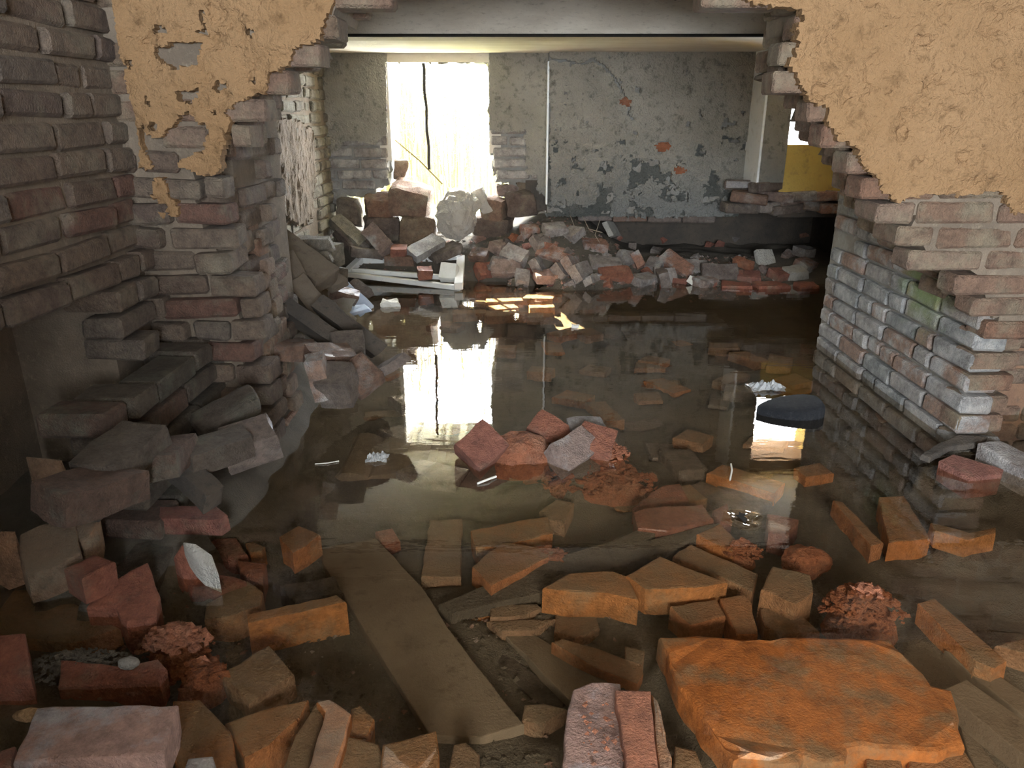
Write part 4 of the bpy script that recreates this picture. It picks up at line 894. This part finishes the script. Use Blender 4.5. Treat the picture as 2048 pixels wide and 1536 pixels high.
# ---------------------------------------------------------------- tyre piece, leaf, plastic, sticks, cable
def tyre():
    c = onZ(1570, 822, 0); verts = []; faces = []; n, m = 40, 10
    R, r = .16, .06
    for i in range(n + 1):
        a = math.pi * (0.02 + .96 * i / n)
        for j in range(m):
            b = 2 * math.pi * j / m; tr = 1 + (.05 if (i % 2 and math.cos(b) > .2) else 0)
            verts.append((-(R + r * math.cos(b) * tr) * math.cos(a) * .95, r * math.sin(b) * .9, (R + r * math.cos(b) * tr) * math.sin(a)))
    for i in range(n):
        for j in range(m): faces.append((i * m + j, (i + 1) * m + j, (i + 1) * m + (j + 1) % m, i * m + (j + 1) % m))
    return verts, faces, c
# a black rubber hull: blunt at the right, pointed at the left, ribbed
verts = []; faces = []; n, m = 26, 14; c0 = onZ(1573, 824, 0)
for i in range(n + 1):
    t = i / n; x = -.125 + .25 * t; wy = .11 * (1 - (1 - t) ** 2.0) ** .7 * (1 - .35 * t ** 3) + .004; top = .03 + .03 * t ** .7
    if t > .93: wy *= .9; top *= .96
    for j in range(m + 1):
        b = math.pi * j / m; rib = 1 + (.035 if i % 2 else 0)
        verts.append((x, -math.cos(b) * wy * rib, -.05 + (top + .05) * math.sin(b) ** .22 * (1 if j not in (0, m) else 0)))
for i in range(n):
    for j in range(m): faces.append((i * (m + 1) + j, (i + 1) * (m + 1) + j, (i + 1) * (m + 1) + j + 1, i * (m + 1) + j + 1))
faces.append(tuple(range(m + 1))); faces.append(tuple(n * (m + 1) + j for j in range(m, -1, -1)))
ty = link('rubber_tub', fix(mesh('rubber_tub', verts, faces)), 'rubber'); ty.location = c0; ty.rotation_euler = (0, 0, math.radians(6)); tag(ty, 'ribbed black rubber piece floating beside the pier', 'rubber piece')
def crumple(name, c, rx, ry, h, mat, label, cat, seed):
    bm = bmesh.new(); bmesh.ops.create_grid(bm, x_segments=16, y_segments=12, size=1.0)
    co = np.array([v.co for v in bm.verts]); n = np.abs(fbm(co + seed, 3.5, 3)); rr = np.hypot(co[:, 0], co[:, 1])
    ang = np.arctan2(co[:, 1], co[:, 0]); sc = 1 + .3 * fbm(np.stack([np.cos(ang), np.sin(ang), ang * 0 + seed], 1), 2, 2)
    co[:, 0] *= rx * sc; co[:, 1] *= ry * sc; co[:, 2] = n * h * 3 * np.clip(1.4 - rr, 0, 1) + .002
    for v, q in zip(bm.verts, co): v.co = q
    bmesh.ops.solidify(bm, geom=bm.faces[:], thickness=.002)
    me = bpy.data.meshes.new(name); bm.to_mesh(me); bm.free(); o = link(name, me, mat); o.location = c; tag(o, label, cat); return o
crumple('plastic_scrap', onZ(1532, 776, .002), .075, .05, .03, 'plastic', 'crumpled clear plastic floating above the black rubber piece', 'plastic scrap', 3)
crumple('plastic_scrap', onZ(755, 917, .002), .035, .03, .02, 'plastic', 'crinkled shiny plastic floating left of the island', 'plastic scrap', 5)
def tube(name, pts, r, mat, label=None, cat=None, parent=None, n=6, kind=None, group=None):
    cu = bpy.data.curves.new(name, 'CURVE'); cu.dimensions = '3D'; cu.bevel_depth = r; cu.bevel_resolution = 1
    sp = cu.splines.new('POLY'); sp.points.add(len(pts) - 1)
    for p, q in zip(sp.points, pts): p.co = (*q, 1)
    o = bpy.data.objects.new(name, cu); COL.objects.link(o)
    dg = bpy.context.evaluated_depsgraph_get(); me = bpy.data.meshes.new_from_object(o.evaluated_get(dg)); bpy.data.objects.remove(o); bpy.data.curves.remove(cu)
    me.materials.clear(); o = link(name, me, mat, parent)
    if label: tag(o, label, cat, group, kind)
    return o
tube('twig', [onZ(955, 967, .004), onZ(975, 959, .008), onZ(992, 953, .004)], .004, 'white_scrap', 'pale twig floating in front of the island', 'twig')
tube('twig', [onZ(1462, 928, .003), onZ(1464, 940, .005), onZ(1460, 960, .003)], .003, 'white_scrap', 'thin pale twig floating upright on the right', 'twig')
tube('twig', [onZ(630, 928, .003), onZ(655, 926, .004), onZ(678, 922, .003)], .002, 'white_scrap', 'thin straw floating left of the plastic', 'twig')
tube('twig', [onZ(395, 960, .06), onZ(415, 974, .05)], .003, 'white_scrap', 'short white straw on the dark heap', 'twig')
for k, (a_, b_, c_) in enumerate((((1140, 430), (1152, 460), (1168, 476)), ((1165, 432), (1178, 458), (1205, 465)), ((1092, 450), (1100, 470), (1106, 486)), ((1200, 440), (1190, 470), (1200, 486)))):
    tube('root_strand', [onY(*a_, 5.52), onY(*b_, 5.42), onY(*c_, 5.38)], .0025, 'twig', ['dry root strand hanging from the panel corner', 'curled root strand under the panel edge', 'straw standing on the pale-topped brick', 'thin straw beside the wedge shard'][k], 'root strand')
# floating insect or leaf with ripples
c = onZ(1485, 1036, .003)
bm = bmesh.new(); nr, na = 26, 48
rows = []
for i in range(nr + 1):
    r0 = .062 * i / nr; row = []
    for k in range(na):
        t = k * math.tau / na; z = .0042 * float(fbm(np.array([[r0 * math.cos(t), r0 * math.sin(t) * .7, .3]]), 75, 2)[0]) * max(0, 1 - (r0 / .062) ** 4) + .0018
        row.append(bm.verts.new((r0 * math.cos(t) * (1 + .12 * math.sin(4 * t)), r0 * math.sin(t) * (1 + .1 * math.sin(3 * t)), z)))
    rows.append(row)
for i in range(nr):
    for k in range(na):
        try: bm.faces.new((rows[i][k], rows[i + 1][k], rows[i + 1][(k + 1) % na], rows[i][(k + 1) % na]))
        except ValueError: pass
bmesh.ops.recalc_face_normals(bm, faces=bm.faces)
rme = bpy.data.meshes.new('ripple'); bm.to_mesh(rme); bm.free(); rme.polygons.foreach_set('use_smooth', [True] * len(rme.polygons))
rp = link('ripple', rme, 'water', wt); rp.location = (c.x, c.y, 0)
lf = mesh('leaf', [(0, -.02, 0), (.008, -.008, .003), (.004, .004, .002), (.016, .012, .002), (.004, .012, .004), (-.002, .022, .003), (-.005, .01, .002), (-.014, .008, .003), (-.007, -.004, .002), (0, -.02, -.003), (0, .01, -.003)], [(0, 1, 2, 4, 5, 6, 8), (2, 3, 4), (6, 7, 8), (9, 10, 1), (9, 8, 10)])
lo = link('leaf', lf, 'cable'); lo.location = c; lo.scale = (1.4, 1.4, 1.4); tag(lo, 'small black withered leaf floating in the rippled patch', 'leaf')
zt2 = onY(846, 122, 5.85)
pts = [zt2 + Vector((.004 * math.sin(k * 1.3), 0, -.75 * k / 14)) + Vector((.02 * k / 14, 0, 0)) for k in range(15)]
tube('hanging_cable', pts, .012, 'cable', 'black cable hanging down in the window opening', 'cable')
tube('fallen_stick', [onY(790, 280, 5.9), onY(840, 322, 5.9), onY(885, 368, 5.86)], .006, 'reed', 'thin dry stick slanting across the window opening', 'stick')
# reeds outside
rg = random.Random(9); V = []; F = []
for k in range(620):
    x = rg.uniform(-2.6, .6) if k % 3 else rg.uniform(-2.2, -.85); y = rg.uniform(7.3, 9.8); h = rg.uniform(1.2, 2.7); lean = rg.uniform(-.22, .22); ly = rg.uniform(-.2, .2); w = rg.uniform(.005, .011); z0 = .1
    if x > -.95 + .0 and rg.random() < .45: h *= .55
    b0 = len(V)
    for t in (0, .5, 1):
        cx, cy, cz = x + lean * t * t, y + ly * t, z0 + h * t; ww = w * (1 - .7 * t)
        V += [(cx - ww, cy - ww, cz), (cx + ww, cy - ww, cz), (cx, cy + ww, cz)]
    for s_ in (0, 3):
        for q in range(3): F.append((b0 + s_ + q, b0 + s_ + (q + 1) % 3, b0 + s_ + 3 + (q + 1) % 3, b0 + s_ + 3 + q))
    for q in range(rg.randint(1, 3)):
        t = rg.uniform(.3, .9); cx, cy, cz = x + lean * t * t, y + ly * t, z0 + h * t; n0 = len(V); dx = rg.uniform(-.2, .2); dz = rg.uniform(-.05, .25)
        V += [(cx, cy, cz - .006), (cx, cy, cz + .006), (cx + dx, cy + rg.uniform(-.1, .1), cz + dz)]; F.append((n0, n0 + 1, n0 + 2))
rd = link('reeds', mesh('reeds', V, F), 'reed'); tag(rd, 'dense dry reeds growing outside the window', 'reeds', kind='stuff')
# gravel and crumbs
def stones(name, spots, mat, label, seed):
    rr = random.Random(seed); V = []; F = []
    for (x, y, z, s_) in spots:
        n0 = len(V)
        for (a, b, d) in ((1, 0, 0), (-1, 0, 0), (0, 1, 0), (0, -1, 0), (0, 0, .8), (0, 0, -.6)):
            V.append((x + s_ * (a * rr.uniform(.6, 1.3) + rr.uniform(-.3, .3)), y + s_ * (b * rr.uniform(.6, 1.3) + rr.uniform(-.3, .3)), z + s_ * (d * rr.uniform(.6, 1.2) + rr.uniform(-.2, .2))))
        for f in ((0, 2, 4), (2, 1, 4), (1, 3, 4), (3, 0, 4), (2, 0, 5), (1, 2, 5), (3, 1, 5), (0, 3, 5)): F.append(tuple(n0 + i for i in f))
    o = link(name, mesh(name, V, F), mat); tag(o, label, 'gravel', kind='stuff'); return o
sp1 = []; sp2 = []
for k in range(2600):
    x, y = rg.uniform(-1.2, 1.9), rg.uniform(4.95, 5.65); (sp1 if k % 3 else sp2).append((x, y, fh(x, y), rg.choice([.006, .008, .01, .014, .02])))
for k in range(1500):
    x, y = rg.uniform(-.95, .3), rg.uniform(.9, 1.7); (sp1 if k % 4 else sp2).append((x, y, fh(x, y), rg.choice([.003, .004, .006, .009])))
stones('gravel', sp1, 'mud', 'dark gravel and soil crumbs scattered over the bank and floor', 1)
stones('brick_crumbs', sp2, 'rubble', 'grey-red brick crumbs scattered over the bank and floor', 2)
sp3 = []
for k in range(70):
    p = onZ(rg.uniform(1165, 1300), rg.uniform(1400, 1536), .035); sp3.append((p.x, p.y, .034 + rg.uniform(0, .004), rg.choice([.002, .003, .005, .007])))
stones('clay_crumbs', sp3, 'crumb', 'small red clay crumbs on the pinkish brick', 3)

# ---------------------------------------------------------------- labels that say which loose brick is which, from what lies nearest
LM = [('the rust slab', onZ(1620, 1390, 0)), ('the wide board', onZ(830, 1270, -.1)), ('the black beam', onZ(1150, 1140, -.1)), ('the clay heap', onZ(1725, 1225, 0)), ('the narrow batten', onZ(1925, 1265, 0)), ('the brick island', onZ(1090, 905, 0)), ('the pitted brick', onZ(200, 1465, .1)), ('the pale-topped brick', onZ(400, 1115, .05)), ('the rubber piece', onZ(1570, 822, 0)), ('the pier', Vector((1.6, 3.1, 0))), ('the sunlit patch', onZ(1020, 600, 0)), ('the white sash', onZ(810, 545, 0)), ('the boulder', BOULDER), ('the dark upright brick', onZ(1439, 556, 0)), ('the wedge shard', onY(1222, 478, 5.3)), ('the leaning brick', onY(1354, 540, 5.2)), ('the foam scrap', onZ(780, 607, 0)), ('the side-wall footing', Vector((-1.0, 2.2, .2))), ('the blue boards', onY(703, 600, 4.2)), ('the floating plastic', onZ(755, 917, 0))]
COLW = {'sunken_orange_brick': 'orange', 'sunken_brown_brick': 'brown', 'wet_red_brick': 'red', 'rubble_brick_sooty': 'sooty', 'rubble_brick_mixed': 'grey-red', 'black_rotten_beam': 'blackened'}
TXT = {G_S: ('sunken', 'brick'), G_B: ('spilled', 'brick'), G_L: ('heaped', 'brick'), 'small brick lumps on the bank': ('broken', 'lump'), 'bricks sunk in the middle of the pool': ('deep-sunken', 'brick'), 'bricks in the sunlit patch': ('sunlit', 'brick')}
bpy.context.view_layer.update()
for o in list(bpy.data.objects):
    g = o.get('group')
    if g not in TXT or o.parent: continue
    a, b = TXT[g]; d = o.dimensions; big = max(d.x, d.y)
    size = 'large' if big > .22 else ('half' if big < .14 else 'medium')
    cc = COLW.get(o.data.materials[0].name, 'brown'); tilt = 'tilted ' if abs(o.rotation_euler.x) > .6 else ''
    nn = sorted(LM, key=lambda q: (q[1] - o.location).length)
    o['label'] = f"{size} {tilt}{cc} {a} {b} between {nn[0][0]} and {nn[1][0]}"
